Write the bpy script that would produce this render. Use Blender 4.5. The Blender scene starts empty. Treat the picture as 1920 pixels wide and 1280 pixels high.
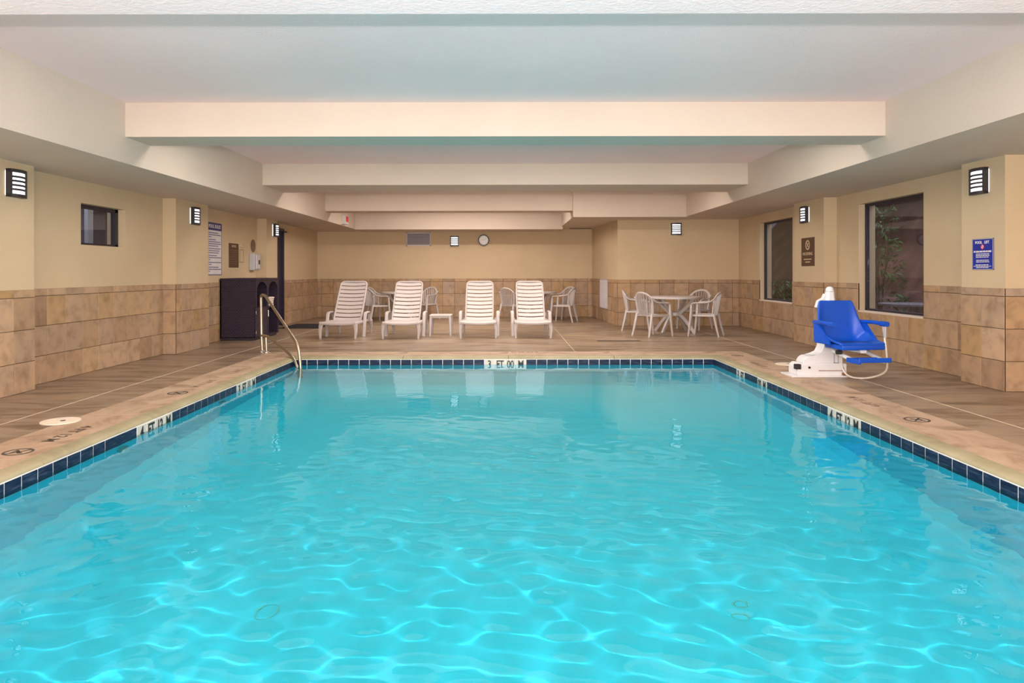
import bpy, bmesh, math, random
from mathutils import Vector, Matrix, Euler
PI = math.pi
R = math.radians
random.seed(7)
S = bpy.context.scene
C = S.collection

# ---------------------------------------------------------------- camera, light, exposure
H = 1.235
cd = bpy.data.cameras.new('camera'); cam = bpy.data.objects.new('camera', cd); C.objects.link(cam)
cam.location = (0, 0, H); cam.rotation_euler = Euler((R(90), R(0.09), 0), 'XYZ')
cd.sensor_width = 36; cd.lens = 1305 * 36 / 1920
cd.shift_x = 13 / 1920; cd.shift_y = -130 / 1920
cd.clip_start = 0.05
S.camera = cam

w = bpy.data.worlds.new('world'); S.world = w; w.use_nodes = True
bg = w.node_tree.nodes['Background']
bg.inputs[0].default_value = (0.62, 0.62, 0.8, 1); bg.inputs[1].default_value = 0.35

def lamp(name, kind, loc, energy, color, rot=(0, 0, 0), size=None, size_y=None, radius=None):
    d = bpy.data.lights.new(name, kind); d.energy = energy; d.color = color
    if kind == 'AREA':
        d.shape = 'RECTANGLE'; d.size = size; d.size_y = size_y
    if radius is not None: d.shadow_soft_size = radius
    o = bpy.data.objects.new(name, d); o.location = loc; o.rotation_euler = rot
    C.objects.link(o); return o
flash = lamp('flash', 'POINT', (0.0, -0.05, 1.5), 1050, (1.0, 0.96, 0.99), radius=0.03)
flash.data.cycles.is_caustics_light = True
# added broad fill light behind the camera, not a source the hall has
fill_lamp = lamp('rear_fill', 'AREA', (0, -2.3, 1.55), 820, (1.0, 0.90, 0.80), (R(90), 0, 0), 9.2, 2.0)
fill_lamp.data.cycles.is_caustics_light = True
# added fill lights, hidden behind the beams, to brighten the deep end
for x_, y_, e_, l_ in ((0, 3.92, 130, 5.6), (0, 8.05, 270, 5.6), (0, 12.75, 250, 5.6), (-1.0, 16.2, 190, 2.8)):
    b_ = lamp('bay_fill', 'AREA', (x_, y_, 2.97), e_, (1.0, 0.88, 0.78), (0, 0, 0), l_, 0.3)
    b_.data.cycles.is_caustics_light = True

vs = S.view_settings
S.display_settings.display_device = 'sRGB'
vs.view_transform = 'Standard'; vs.look = 'None'; vs.exposure = -0.56; vs.gamma = 1.0; vs.use_curve_mapping = False
cy = S.cycles
cy.use_denoising = True
try: cy.denoiser = 'OPENIMAGEDENOISE'
except Exception: pass
cy.max_bounces = 10; cy.diffuse_bounces = 6; cy.glossy_bounces = 4; cy.transmission_bounces = 8
cy.transparent_max_bounces = 8; cy.sample_clamp_indirect = 24.0
cy.caustics_reflective = False; cy.caustics_refractive = True
cy.blur_glossy = 0.3

# ---------------------------------------------------------------- materials
def nodes_of(name):
    m = bpy.data.materials.new(name); m.use_nodes = True
    nt = m.node_tree
    return m, nt, nt.nodes['Principled BSDF']
def N(nt, t, **kw):
    n = nt.nodes.new(t)
    for k, v in kw.items(): setattr(n, k, v)
    return n
def ramp(nt, stops):
    r = nt.nodes.new('ShaderNodeValToRGB')
    e = r.color_ramp.elements
    e[0].position = stops[0][0]; e[0].color = (*stops[0][1], 1)
    e[1].position = stops[-1][0]; e[1].color = (*stops[-1][1], 1)
    for p, c in stops[1:-1]:
        x = e.new(p); x.color = (*c, 1)
    return r
def plain(name, col, rough=0.5, metal=0.0, var=0.06, scale=6.0, bump=0.0, bscale=60.0, spec=None, coords='Object'):
    """one colour with slight procedural variation and optional fine relief"""
    m, nt, b = nodes_of(name)
    tc = N(nt, 'ShaderNodeTexCoord')
    nz = N(nt, 'ShaderNodeTexNoise'); nz.inputs['Scale'].default_value = scale; nz.inputs['Detail'].default_value = 3
    nt.links.new(tc.outputs[coords], nz.inputs['Vector'])
    lo = tuple(max(0, c * (1 - var)) for c in col); hi = tuple(min(1, c * (1 + var)) for c in col)
    rp = ramp(nt, [(0.3, lo), (0.7, hi)])
    nt.links.new(nz.outputs['Fac'], rp.inputs[0]); nt.links.new(rp.outputs[0], b.inputs['Base Color'])
    b.inputs['Roughness'].default_value = rough; b.inputs['Metallic'].default_value = metal
    if spec is not None: b.inputs['Specular IOR Level'].default_value = spec
    if bump:
        n2 = N(nt, 'ShaderNodeTexNoise'); n2.inputs['Scale'].default_value = bscale; n2.inputs['Detail'].default_value = 4
        nt.links.new(tc.outputs[coords], n2.inputs['Vector'])
        bp = N(nt, 'ShaderNodeBump'); bp.inputs['Strength'].default_value = bump; bp.inputs['Distance'].default_value = 0.01
        nt.links.new(n2.outputs['Fac'], bp.inputs['Height']); nt.links.new(bp.outputs[0], b.inputs['Normal'])
    return m

M = {}
M['plaster'] = plain('tan_plaster', (0.57, 0.455, 0.305), 0.85, var=0.04, scale=1.2, bump=0.25, bscale=70, spec=0.2)
M['soffit'] = plain('cream_paint', (0.63, 0.55, 0.475), 0.85, var=0.03, scale=1.0, bump=0.25, bscale=60, spec=0.2)
M['ceil'] = plain('ceiling_paint', (0.95, 0.765, 0.755), 0.9, var=0.03, scale=0.8, bump=0.4, bscale=45, spec=0.15)
M['white_plastic'] = plain('white_resin', (0.47, 0.435, 0.43), 0.4, var=0.02)
M['white_metal'] = plain('white_enamel', (0.70, 0.70, 0.72), 0.3, var=0.03)
M['blue_plastic'] = plain('blue_plastic', (0.001, 0.072, 0.50), 0.4, var=0.08)
M['dark_metal'] = plain('dark_bronze', (0.035, 0.030, 0.036), 0.45, var=0.1)
M['black'] = plain('black_rubber', (0.012, 0.012, 0.014), 0.6)
M['steel'] = plain('brushed_steel', (0.50, 0.44, 0.35), 0.36, metal=1.0, var=0.05)
M['chrome'] = plain('chrome', (0.8, 0.8, 0.82), 0.15, metal=1.0)
M['rust'] = plain('rust', (0.23, 0.09, 0.035), 0.8, var=0.3, scale=40)
M['grout'] = plain('brown_grout', (0.085, 0.045, 0.024), 0.9, var=0.15)
M['caulk'] = plain('pale_caulk', (0.62, 0.52, 0.40), 0.8, var=0.1)
M['skimmer'] = plain('cream_lid', (0.80, 0.70, 0.58), 0.6, var=0.05)
M['letter'] = plain('black_lettering', (0.02, 0.02, 0.024), 0.5)
M['deck_letter'] = plain('faded_lettering', (0.07, 0.055, 0.045), 0.7, var=0.5, scale=30)
M['deck_letter_worn'] = plain('worn_lettering', (0.17, 0.12, 0.085), 0.7, var=0.5, scale=25)
M['pool_tile_white'] = plain('white_marker_tile', (0.52, 0.49, 0.43), 0.25, var=0.05)
M['pool_grout'] = plain('white_grout', (0.70, 0.70, 0.68), 0.7, var=0.06)
M['sign_blue'] = plain('sign_blue', (0.006, 0.022, 0.30), 0.35)
M['sign_navy'] = plain('sign_navy', (0.025, 0.025, 0.17), 0.4)
M['sign_white'] = plain('sign_white', (0.66, 0.64, 0.67), 0.4)
M['sign_brown'] = plain('sign_brown', (0.075, 0.034, 0.018), 0.45)
M['sign_brown_pale'] = plain('sign_brown_pale', (0.15, 0.09, 0.055), 0.45)
M['sign_cream'] = plain('sign_cream', (0.58, 0.46, 0.30), 0.5)
M['sign_red'] = plain('sign_red', (0.62, 0.03, 0.04), 0.4)
M['grey_edge'] = plain('grey_edge', (0.33, 0.33, 0.40), 0.4)
M['text_blue'] = plain('text_blue', (0.10, 0.10, 0.26), 0.5)
M['door'] = plain('door_paint', (0.022, 0.014, 0.038), 0.35)
M['mat'] = plain('doormat_pile', (0.012, 0.010, 0.022), 0.95, bump=0.6, bscale=120)
M['towel'] = plain('white_towel', (0.72, 0.66, 0.60), 0.95, bump=0.5, bscale=160)
M['wallbox'] = plain('pale_grey_plastic', (0.50, 0.51, 0.56), 0.4)
M['vent'] = plain('vent_enamel', (0.40, 0.40, 0.46), 0.45)
M['vent_white'] = plain('vent_white_enamel', (0.52, 0.49, 0.53), 0.45)
M['vent_dark'] = plain('vent_dark', (0.09, 0.085, 0.11), 0.7)
M['brown_frame'] = plain('window_frame_dark', (0.018, 0.012, 0.024), 0.4)
M['room_grey'] = plain('office_wall', (0.26, 0.24, 0.31), 0.8, var=0.12, scale=1.5)
M['room_pale'] = plain('office_panel', (0.38, 0.42, 0.52), 0.8)
M['foliage'] = plain('leaf_green', (0.05, 0.13, 0.035), 0.5, var=0.6, scale=3)
M['stem'] = plain('bark', (0.09, 0.06, 0.04), 0.9)
M['bank'] = plain('red_clay_bank', (0.13, 0.062, 0.052), 0.95, var=0.55, scale=1.6, bump=0.6, bscale=12)
M['patio'] = plain('patio_paving', (0.10, 0.09, 0.085), 0.8, var=0.2)
M['patio_metal'] = plain('patio_furniture', (0.16, 0.15, 0.17), 0.5)
M['hose'] = plain('clear_hose', (0.62, 0.58, 0.50), 0.2)
M['clock_face'] = plain('clock_face', (0.80, 0.82, 0.84), 0.3)

def mat_glass(name):
    m, nt, b = nodes_of(name); nt.nodes.remove(b)
    out = nt.nodes['Material Output']
    tr = N(nt, 'ShaderNodeBsdfTransparent'); tr.inputs[0].default_value = (0.80, 0.82, 0.85, 1)
    gl = N(nt, 'ShaderNodeBsdfGlossy'); gl.inputs['Roughness'].default_value = 0.02
    lw = N(nt, 'ShaderNodeLayerWeight'); lw.inputs['Blend'].default_value = 0.5
    pw = N(nt, 'ShaderNodeMath', operation='POWER'); pw.inputs[1].default_value = 5.0
    ma = N(nt, 'ShaderNodeMath', operation='MULTIPLY_ADD'); ma.inputs[1].default_value = 0.95; ma.inputs[2].default_value = 0.045
    mx = N(nt, 'ShaderNodeMixShader')
    nt.links.new(lw.outputs['Facing'], pw.inputs[0]); nt.links.new(pw.outputs[0], ma.inputs[0])
    nt.links.new(ma.outputs[0], mx.inputs[0]); nt.links.new(tr.outputs[0], mx.inputs[1]); nt.links.new(gl.outputs[0], mx.inputs[2])
    nt.links.new(mx.outputs[0], out.inputs[0]); return m
M['glass'] = mat_glass('window_glass')

def mat_emit(name, col, s):
    m, nt, b = nodes_of(name)
    b.inputs['Base Color'].default_value = (0.8, 0.8, 0.8, 1)
    b.inputs['Emission Color'].default_value = (*col, 1); b.inputs['Emission Strength'].default_value = s
    return m
M['lamp'] = mat_emit('sconce_diffuser', (0.88, 0.93, 1.0), 2.0)
M['exit_red'] = mat_emit('exit_letters', (1.0, 0.05, 0.02), 0.5)

def mat_stone():
    m, nt, b = nodes_of('travertine_tile')
    oi = N(nt, 'ShaderNodeObjectInfo'); tc = N(nt, 'ShaderNodeTexCoord')
    rp = ramp(nt, [(0.0, (0.32, 0.215, 0.14)), (0.25, (0.41, 0.285, 0.18)), (0.5, (0.35, 0.25, 0.175)), (0.7, (0.45, 0.32, 0.215)),
                   (0.85, (0.39, 0.255, 0.125)), (1.0, (0.37, 0.285, 0.225))])
    nt.links.new(oi.outputs['Random'], rp.inputs[0])
    add = N(nt, 'ShaderNodeVectorMath', operation='ADD')
    mul = N(nt, 'ShaderNodeMath', operation='MULTIPLY'); mul.inputs[1].default_value = 57.0
    nt.links.new(oi.outputs['Random'], mul.inputs[0])
    nt.links.new(tc.outputs['Object'], add.inputs[0]); nt.links.new(mul.outputs[0], add.inputs[1])
    nz = N(nt, 'ShaderNodeTexNoise'); nz.inputs['Scale'].default_value = 7; nz.inputs['Detail'].default_value = 6; nz.inputs['Distortion'].default_value = 0.4
    nt.links.new(add.outputs[0], nz.inputs['Vector'])
    r2 = ramp(nt, [(0.3, (0.66, 0.60, 0.52)), (0.5, (1.0, 1.0, 1.0)), (0.72, (1.22, 1.14, 1.02))])
    nt.links.new(nz.outputs['Fac'], r2.inputs[0])
    mx = N(nt, 'ShaderNodeMix', data_type='RGBA', blend_type='MULTIPLY'); mx.inputs[0].default_value = 0.75
    nt.links.new(rp.outputs[0], mx.inputs[6]); nt.links.new(r2.outputs[0], mx.inputs[7])
    nt.links.new(mx.outputs[2], b.inputs['Base Color'])
    b.inputs['Roughness'].default_value = 0.5; b.inputs['Specular IOR Level'].default_value = 0.3
    bp = N(nt, 'ShaderNodeBump'); bp.inputs['Strength'].default_value = 0.12; bp.inputs['Distance'].default_value = 0.01
    nt.links.new(nz.outputs['Fac'], bp.inputs['Height']); nt.links.new(bp.outputs[0], b.inputs['Normal'])
    return m
M['stone'] = mat_stone()

def mat_concrete(name, stops, rough, sx=0.8, sy=3.2):
    """stamped concrete: streaked brown stain, sealed"""
    m, nt, b = nodes_of(name)
    tc = N(nt, 'ShaderNodeTexCoord')
    mp = N(nt, 'ShaderNodeMapping'); mp.inputs['Scale'].default_value = (sx, sy, 1)
    nt.links.new(tc.outputs['Object'], mp.inputs[0])
    nz = N(nt, 'ShaderNodeTexNoise'); nz.inputs['Scale'].default_value = 1.3; nz.inputs['Detail'].default_value = 8; nz.inputs['Roughness'].default_value = 0.62
    nz.inputs['Distortion'].default_value = 0.8
    nt.links.new(mp.outputs[0], nz.inputs['Vector'])
    rp = ramp(nt, stops); nt.links.new(nz.outputs['Fac'], rp.inputs[0]); nt.links.new(rp.outputs[0], b.inputs['Base Color'])
    n2 = N(nt, 'ShaderNodeTexNoise'); n2.inputs['Scale'].default_value = 28; n2.inputs['Detail'].default_value = 5
    nt.links.new(tc.outputs['Object'], n2.inputs['Vector'])
    bp = N(nt, 'ShaderNodeBump'); bp.inputs['Strength'].default_value = 0.25; bp.inputs['Distance'].default_value = 0.012
    nt.links.new(n2.outputs['Fac'], bp.inputs['Height']); nt.links.new(bp.outputs[0], b.inputs['Normal'])
    b.inputs['Roughness'].default_value = rough
    b.inputs['Specular IOR Level'].default_value = 0.35
    return m
M['deck'] = mat_concrete('stamped_concrete', [(0.36, (0.155, 0.108, 0.072)), (0.46, (0.245, 0.175, 0.117)), (0.54, (0.30, 0.235, 0.182)), (0.66, (0.36, 0.25, 0.142))], 0.32)
M['coping'] = mat_concrete('worn_coping', [(0.34, (0.28, 0.19, 0.125)), (0.45, (0.41, 0.295, 0.205)), (0.58, (0.48, 0.355, 0.26)), (0.7, (0.44, 0.315, 0.20))], 0.6, 1.5, 2.0)
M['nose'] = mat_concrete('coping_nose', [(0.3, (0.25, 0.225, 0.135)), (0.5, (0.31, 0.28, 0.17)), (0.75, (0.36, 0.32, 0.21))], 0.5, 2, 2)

def mat_pooltile():
    m, nt, b = nodes_of('navy_pool_tile')
    oi = N(nt, 'ShaderNodeObjectInfo'); tc = N(nt, 'ShaderNodeTexCoord')
    add = N(nt, 'ShaderNodeVectorMath', operation='ADD'); nt.links.new(tc.outputs['Object'], add.inputs[0]); nt.links.new(oi.outputs['Location'], add.inputs[1])
    mp = N(nt, 'ShaderNodeMapping'); mp.inputs['Scale'].default_value = (9, 9, 70)
    nt.links.new(add.outputs[0], mp.inputs[0])
    nz = N(nt, 'ShaderNodeTexNoise'); nz.inputs['Scale'].default_value = 1; nz.inputs['Detail'].default_value = 4
    nt.links.new(mp.outputs[0], nz.inputs['Vector'])
    rp = ramp(nt, [(0.35, (0.006, 0.012, 0.036)), (0.55, (0.014, 0.026, 0.060)), (0.75, (0.055, 0.075, 0.12))])
    nt.links.new(nz.outputs['Fac'], rp.inputs[0]); nt.links.new(rp.outputs[0], b.inputs['Base Color'])
    b.inputs['Roughness'].default_value = 0.3; b.inputs['Specular IOR Level'].default_value = 0.12
    return m
M['pool_tile'] = mat_pooltile()
M['basin'] = plain('aqua_plaster', (0.040, 0.69, 0.87), 0.9, var=0.03, scale=1.5, spec=0.1)

def mat_water():
    m, nt, b = nodes_of('pool_water'); nt.nodes.remove(b)
    out = nt.nodes['Material Output']
    tc = N(nt, 'ShaderNodeTexCoord')
    mp = N(nt, 'ShaderNodeMapping'); mp.inputs['Scale'].default_value = (1.0, 1.6, 1)
    nt.links.new(tc.outputs['Object'], mp.inputs[0])
    nz = N(nt, 'ShaderNodeTexNoise'); nz.inputs['Scale'].default_value = 7.0; nz.inputs['Detail'].default_value = 3; nz.inputs['Distortion'].default_value = 0.6
    nt.links.new(mp.outputs[0], nz.inputs['Vector'])
    bp = N(nt, 'ShaderNodeBump'); bp.inputs['Strength'].default_value = 0.03; bp.inputs['Distance'].default_value = 0.02
    nt.links.new(nz.outputs['Fac'], bp.inputs['Height'])
    gl = N(nt, 'ShaderNodeBsdfGlass'); gl.inputs['IOR'].default_value = 1.333; gl.inputs['Roughness'].default_value = 0.0
    gl.inputs['Color'].default_value = (0.88, 0.985, 1.0, 1)
    nt.links.new(bp.outputs[0], gl.inputs['Normal'])
    nt.links.new(gl.outputs[0], out.inputs[0]); return m
M['water'] = mat_water()

def mat_wicker():
    m, nt, b = nodes_of('dark_wicker')
    tc = N(nt, 'ShaderNodeTexCoord')
    mp = N(nt, 'ShaderNodeMapping'); mp.inputs['Scale'].default_value = (1, 1, 1); mp.inputs['Rotation'].default_value = (0, 0, 0)
    nt.links.new(tc.outputs['Object'], mp.inputs[0])
    w1 = N(nt, 'ShaderNodeTexWave'); w1.inputs['Scale'].default_value = 14; w1.bands_direction = 'Z'
    w2 = N(nt, 'ShaderNodeTexWave'); w2.inputs['Scale'].default_value = 12; w2.bands_direction = 'DIAGONAL'
    nt.links.new(mp.outputs[0], w1.inputs[0]); nt.links.new(mp.outputs[0], w2.inputs[0])
    mu = N(nt, 'ShaderNodeMath', operation='MULTIPLY'); nt.links.new(w1.outputs['Fac'], mu.inputs[0]); nt.links.new(w2.outputs['Fac'], mu.inputs[1])
    rp = ramp(nt, [(0.0, (0.008, 0.004, 0.014)), (1.0, (0.058, 0.028, 0.075))])
    nt.links.new(mu.outputs[0], rp.inputs[0]); nt.links.new(rp.outputs[0], b.inputs['Base Color'])
    bp = N(nt, 'ShaderNodeBump'); bp.inputs['Strength'].default_value = 0.6; bp.inputs['Distance'].default_value = 0.008
    nt.links.new(mu.outputs[0], bp.inputs['Height']); nt.links.new(bp.outputs[0], b.inputs['Normal'])
    b.inputs['Roughness'].default_value = 0.5
    return m
M['wicker'] = mat_wicker()

# ---------------------------------------------------------------- helpers
def BM(): return bmesh.new()
def box(bm, x0, x1, y0, y1, z0, z1, bevel=0.0, mtx=None):
    """axis box (optionally bevelled, optionally transformed) added to bm"""
    x0, x1 = min(x0, x1), max(x0, x1); y0, y1 = min(y0, y1), max(y0, y1); z0, z1 = min(z0, z1), max(z0, z1)
    r = bmesh.ops.create_cube(bm, size=1.0)
    vs_ = r['verts']
    T = Matrix.Translation(((x0 + x1) / 2, (y0 + y1) / 2, (z0 + z1) / 2)) @ Matrix.Diagonal((x1 - x0, y1 - y0, z1 - z0, 1))
    if mtx is not None: T = mtx @ T
    bmesh.ops.transform(bm, matrix=T, verts=vs_)
    if bevel > 0:
        es = list({e for v in vs_ for e in v.link_edges})
        bmesh.ops.bevel(bm, geom=es, offset=bevel, segments=2, affect='EDGES', profile=0.5)
def ring_frames(pts):
    pts = [Vector(p) for p in pts]; out = []
    up = None
    for i, p in enumerate(pts):
        a = pts[max(i - 1, 0)]; b = pts[min(i + 1, len(pts) - 1)]
        t = (b - a).normalized()
        if up is None:
            up = Vector((0, 0, 1)) if abs(t.z) < 0.9 else Vector((1, 0, 0))
        s = t.cross(up)
        if s.length < 1e-5: s = t.cross(Vector((0, 1, 0)))
        s.normalize(); up = s.cross(t).normalized()
        out.append((p, s, up))
    return out
def sweep(bm, pts, prof, cap=True, scales=None):
    """sweep a closed 2-D profile [(a,b)] along points"""
    fr = ring_frames(pts); rings = []
    for i, (p, s, u) in enumerate(fr):
        k = scales[i] if scales else 1.0
        kx, ky = k if isinstance(k, tuple) else (k, k)
        rings.append([bm.verts.new(p + s * a * kx + u * b * ky) for a, b in prof])
    n = len(prof)
    for i in range(len(rings) - 1):
        for j in range(n):
            bm.faces.new((rings[i][j], rings[i][(j + 1) % n], rings[i + 1][(j + 1) % n], rings[i + 1][j]))
    if cap:
        bm.faces.new(list(reversed(rings[0]))); bm.faces.new(rings[-1])
def circ(r, n=10): return [(r * math.cos(2 * PI * i / n), r * math.sin(2 * PI * i / n)) for i in range(n)]
def rect(a, b, c=0.0):
    a /= 2; b /= 2
    if c <= 0: return [(-a, -b), (a, -b), (a, b), (-a, b)]
    return [(-a + c, -b), (a - c, -b), (a, -b + c), (a, b - c), (a - c, b), (-a + c, b), (-a, b - c), (-a, -b + c)]
def smooth_path(pts, n=6):
    """Catmull-Rom through the points"""
    P = [Vector(p) for p in pts]; out = []
    for i in range(len(P) - 1):
        p0 = P[max(i - 1, 0)]; p1 = P[i]; p2 = P[i + 1]; p3 = P[min(i + 2, len(P) - 1)]
        for k in range(n):
            t = k / n
            out.append(0.5 * ((2 * p1) + (-p0 + p2) * t + (2 * p0 - 5 * p1 + 4 * p2 - p3) * t * t + (-p0 + 3 * p1 - 3 * p2 + p3) * t ** 3))
    out.append(P[-1]); return out
def round_corners(pts, r, n=5):
    P = [Vector(p) for p in pts]; out = [P[0]]
    for i in range(1, len(P) - 1):
        a = (P[i - 1] - P[i]); b = (P[i + 1] - P[i])
        rr = min(r, a.length * 0.45, b.length * 0.45)
        s = P[i] + a.normalized() * rr; e = P[i] + b.normalized() * rr
        for k in range(n + 1):
            t = k / n; out.append((1 - t) ** 2 * s + 2 * t * (1 - t) * P[i] + t * t * e)
    out.append(P[-1]); return out
def cyl(bm, c, r, h, n=24, axis='z', r2=None):
    m = Matrix.Translation(c)
    if axis == 'y': m = m @ Matrix.Rotation(R(90), 4, 'X')
    if axis == 'x': m = m @ Matrix.Rotation(R(90), 4, 'Y')
    bmesh.ops.create_cone(bm, cap_ends=True, segments=n, radius1=r, radius2=r if r2 is None else r2, depth=h, matrix=m)
def annulus(bm, c, r0, r1, h, n=28, axis='z'):
    """flat ring with thickness"""
    m = Matrix.Translation(c)
    if axis == 'y': m = m @ Matrix.Rotation(R(90), 4, 'X')
    ri = []
    for z in (-h / 2, h / 2):
        for r in (r0, r1):
            ri.append([bm.verts.new(m @ Vector((r * math.cos(2 * PI * i / n), r * math.sin(2 * PI * i / n), z))) for i in range(n)])
    a, b, c_, d = ri
    for i in range(n):
        j = (i + 1) % n
        bm.faces.new((a[i], a[j], b[j], b[i])[::-1]); bm.faces.new((c_[i], c_[j], d[j], d[i])[::-1][::-1])
        bm.faces.new((b[i], b[j], d[j], d[i])); bm.faces.new((a[j], a[i], c_[i], c_[j]))
def quad_prism(bm, poly, h0, h1):
    """extrude an XY polygon from z=h0 to h1"""
    lo = [bm.verts.new((x, y, h0)) for x, y in poly]; hi = [bm.verts.new((x, y, h1)) for x, y in poly]
    n = len(poly)
    bm.faces.new(hi); bm.faces.new(lo[::-1])
    for i in range(n):
        j = (i + 1) % n; bm.faces.new((lo[i], lo[j], hi[j], hi[i]))
def to_mesh(name, bm, m, smooth=False):
    bmesh.ops.recalc_face_normals(bm, faces=bm.faces)
    me = bpy.data.meshes.new(name); bm.to_mesh(me); bm.free()
    if m is not None: me.materials.append(m)
    if smooth:
        for p in me.polygons: p.use_smooth = True
        if smooth != 'all':
            try: me.set_sharp_from_angle(angle=R(40))
            except Exception: pass
    return me
def obj(name, bm, m, parent=None, smooth=False, loc=None, rot=None, label=None):
    me = bm if isinstance(bm, bpy.types.Mesh) else to_mesh(name, bm, m, smooth)
    o = bpy.data.objects.new(name, me); C.objects.link(o)
    if parent is not None: o.parent = parent
    if loc is not None: o.location = loc
    if rot is not None: o.rotation_euler = rot
    if label: o['label'] = label
    return o
def tag(o, label, cat, group=None, kind=None):
    o['label'] = label; o['category'] = cat
    if group: o['group'] = group
    if kind: o['kind'] = kind
    return o
def thing(name, label, cat, loc=(0, 0, 0), rz=0.0, group=None):
    o = bpy.data.objects.new(name, None); o.empty_display_size = 0.1; C.objects.link(o)
    o.location = loc; o.rotation_euler = (0, 0, rz)
    return tag(o, label, cat, group)
def struct(name, bm, m, parent=None, smooth=False, label=None, cat=None):
    o = obj(name, bm, m, parent, smooth)
    if parent is None:
        o['kind'] = 'structure'
        if label: o['label'] = label
        if cat: o['category'] = cat
    return o
def dup(root, loc, rz, label, group=None):
    r = root.copy(); C.objects.link(r); r.location = loc; r.rotation_euler = (0, 0, rz); r['label'] = label
    if group: r['group'] = group
    for ch in list(root.children):
        c = ch.copy(); C.objects.link(c); c.parent = r
        for g in list(ch.children):
            d = g.copy(); C.objects.link(d); d.parent = c
    return r
def text_bm(s, size, extrude=0.001, align='CENTER', spacing=1.0, bold=0.0):
    """lettering lying in local x/z, facing local -y"""
    cu = bpy.data.curves.new('txt', 'FONT'); cu.body = s; cu.size = size; cu.align_x = align; cu.align_y = 'CENTER'
    cu.extrude = extrude; cu.space_character = spacing; cu.offset = bold; cu.resolution_u = 2
    o = bpy.data.objects.new('txt', cu); C.objects.link(o)
    dg = bpy.context.evaluated_depsgraph_get()
    me = bpy.data.meshes.new_from_object(o.evaluated_get(dg))
    bm = BM(); bm.from_mesh(me)
    bpy.data.objects.remove(o); bpy.data.curves.remove(cu); bpy.data.meshes.remove(me)
    bmesh.ops.transform(bm, matrix=Matrix.Rotation(R(90), 4, 'X'), verts=bm.verts)
    return bm
def move(bm, v):
    bmesh.ops.translate(bm, vec=Vector(v), verts=bm.verts); return bm
def join_bm(a, b):
    me = bpy.data.meshes.new('tmp'); b.to_mesh(me); b.free(); a.from_mesh(me); bpy.data.meshes.remove(me); return a
def cells(bm, s0, s1, z0, z1, holes, put):
    """fill the rectangle with boxes around the holes"""
    ss = sorted({s0, s1, *[h[0] for h in holes], *[h[1] for h in holes]})
    zs = sorted({z0, z1, *[h[2] for h in holes], *[h[3] for h in holes]})
    for a, b in zip(ss, ss[1:]):
        for c, d in zip(zs, zs[1:]):
            ms, mz = (a + b) / 2, (c + d) / 2
            if any(h[0] < ms < h[1] and h[2] < mz < h[3] for h in holes): continue
            put(bm, a, b, c, d)

# ---------------------------------------------------------------- room dimensions (metres, camera over the origin)
XL, XR = -5.18, 5.34              # recessed side walls
PL, PR = -4.98, 5.13              # pilaster faces
YB = 19.2                         # far wall
YN = -2.6                         # near wall
ZC = 2.98                         # ceiling
ROWS = [(0.0, 0.31), (0.31, 0.643), (0.643, 0.977), (0.977, 1.06)]
TW = 0.3335
_tiles = {}
def tile_mesh(wd, ht):
    k = (round(wd, 3), round(ht, 3))
    if k not in _tiles:
        bm = BM(); g = 0.0028; d = 0.010; c = 0.0025
        x0, x1, z0, z1 = g, wd - g, g, ht - g
        back = [(x0, 0, z0), (x1, 0, z0), (x1, 0, z1), (x0, 0, z1)]
        mid = [(x0, -d + c, z0), (x1, -d + c, z0), (x1, -d + c, z1), (x0, -d + c, z1)]
        fr = [(x0 + c, -d, z0 + c), (x1 - c, -d, z0 + c), (x1 - c, -d, z1 - c), (x0 + c, -d, z1 - c)]
        L = [[bm.verts.new(p) for p in r] for r in (back, mid, fr)]
        for a, b in zip(L, L[1:]):
            for i in range(4): bm.faces.new((a[i], a[(i + 1) % 4], b[(i + 1) % 4], b[i]))
        bm.faces.new(L[2])
        _tiles[k] = to_mesh('tile', bm, M['stone'])
    return _tiles[k]
def wainscot(parent, P0, P1, off=0.0, holes=(), first=0.0):
    """stone tiles with recessed joints from P0 to P1 (2-D); each tile is a part of the wall"""
    P0 = Vector((P0[0], P0[1])); P1 = Vector((P1[0], P1[1])); u = (P1 - P0); Ln = u.length; u.normalize()
    a = math.atan2(u.y, u.x)
    bm = BM()
    def put(bm, s0, s1, z0, z1): box(bm, s0, s1, -0.004, 0.01, z0, z1)
    cells(bm, 0, Ln, 0, 1.058, [(h[0], h[1], h[2], min(h[3], 1.058)) for h in holes], put)
    obj('grout', bm, M['grout'], parent, loc=(P0.x, P0.y, 0), rot=(0, 0, a))
    cuts = [0.0]; s = off if off > 0.03 else TW
    while s < Ln - 0.03: cuts.append(s); s += TW
    cuts.append(Ln)
    for s0, s1 in zip(cuts, cuts[1:]):
        for z0, z1 in ROWS:
            pieces = [(s0, s1, z0, z1)]
            for h in holes:
                nxt = []
                for (a0, a1, b0, b1) in pieces:
                    if a1 <= h[0] or a0 >= h[1] or b1 <= h[2] + 1e-4 or b0 >= h[3]: nxt.append((a0, a1, b0, b1)); continue
                    if a0 < h[0] - 0.02: nxt.append((a0, h[0], b0, b1))
                    if a1 > h[1] + 0.02: nxt.append((h[1], a1, b0, b1))
                    if b0 < h[2] - 0.02: nxt.append((max(a0, h[0]), min(a1, h[1]), b0, h[2]))
                pieces = nxt
            for (a0, a1, b0, b1) in pieces:
                p = P0 + u * a0
                n = Vector((u.y, -u.x)) * random.uniform(0.0, 0.0015)
                obj('tile', tile_mesh(a1 - a0, b1 - b0), None, parent, loc=(p.x + n.x, p.y + n.y, b0), rot=(0, 0, a))

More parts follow.
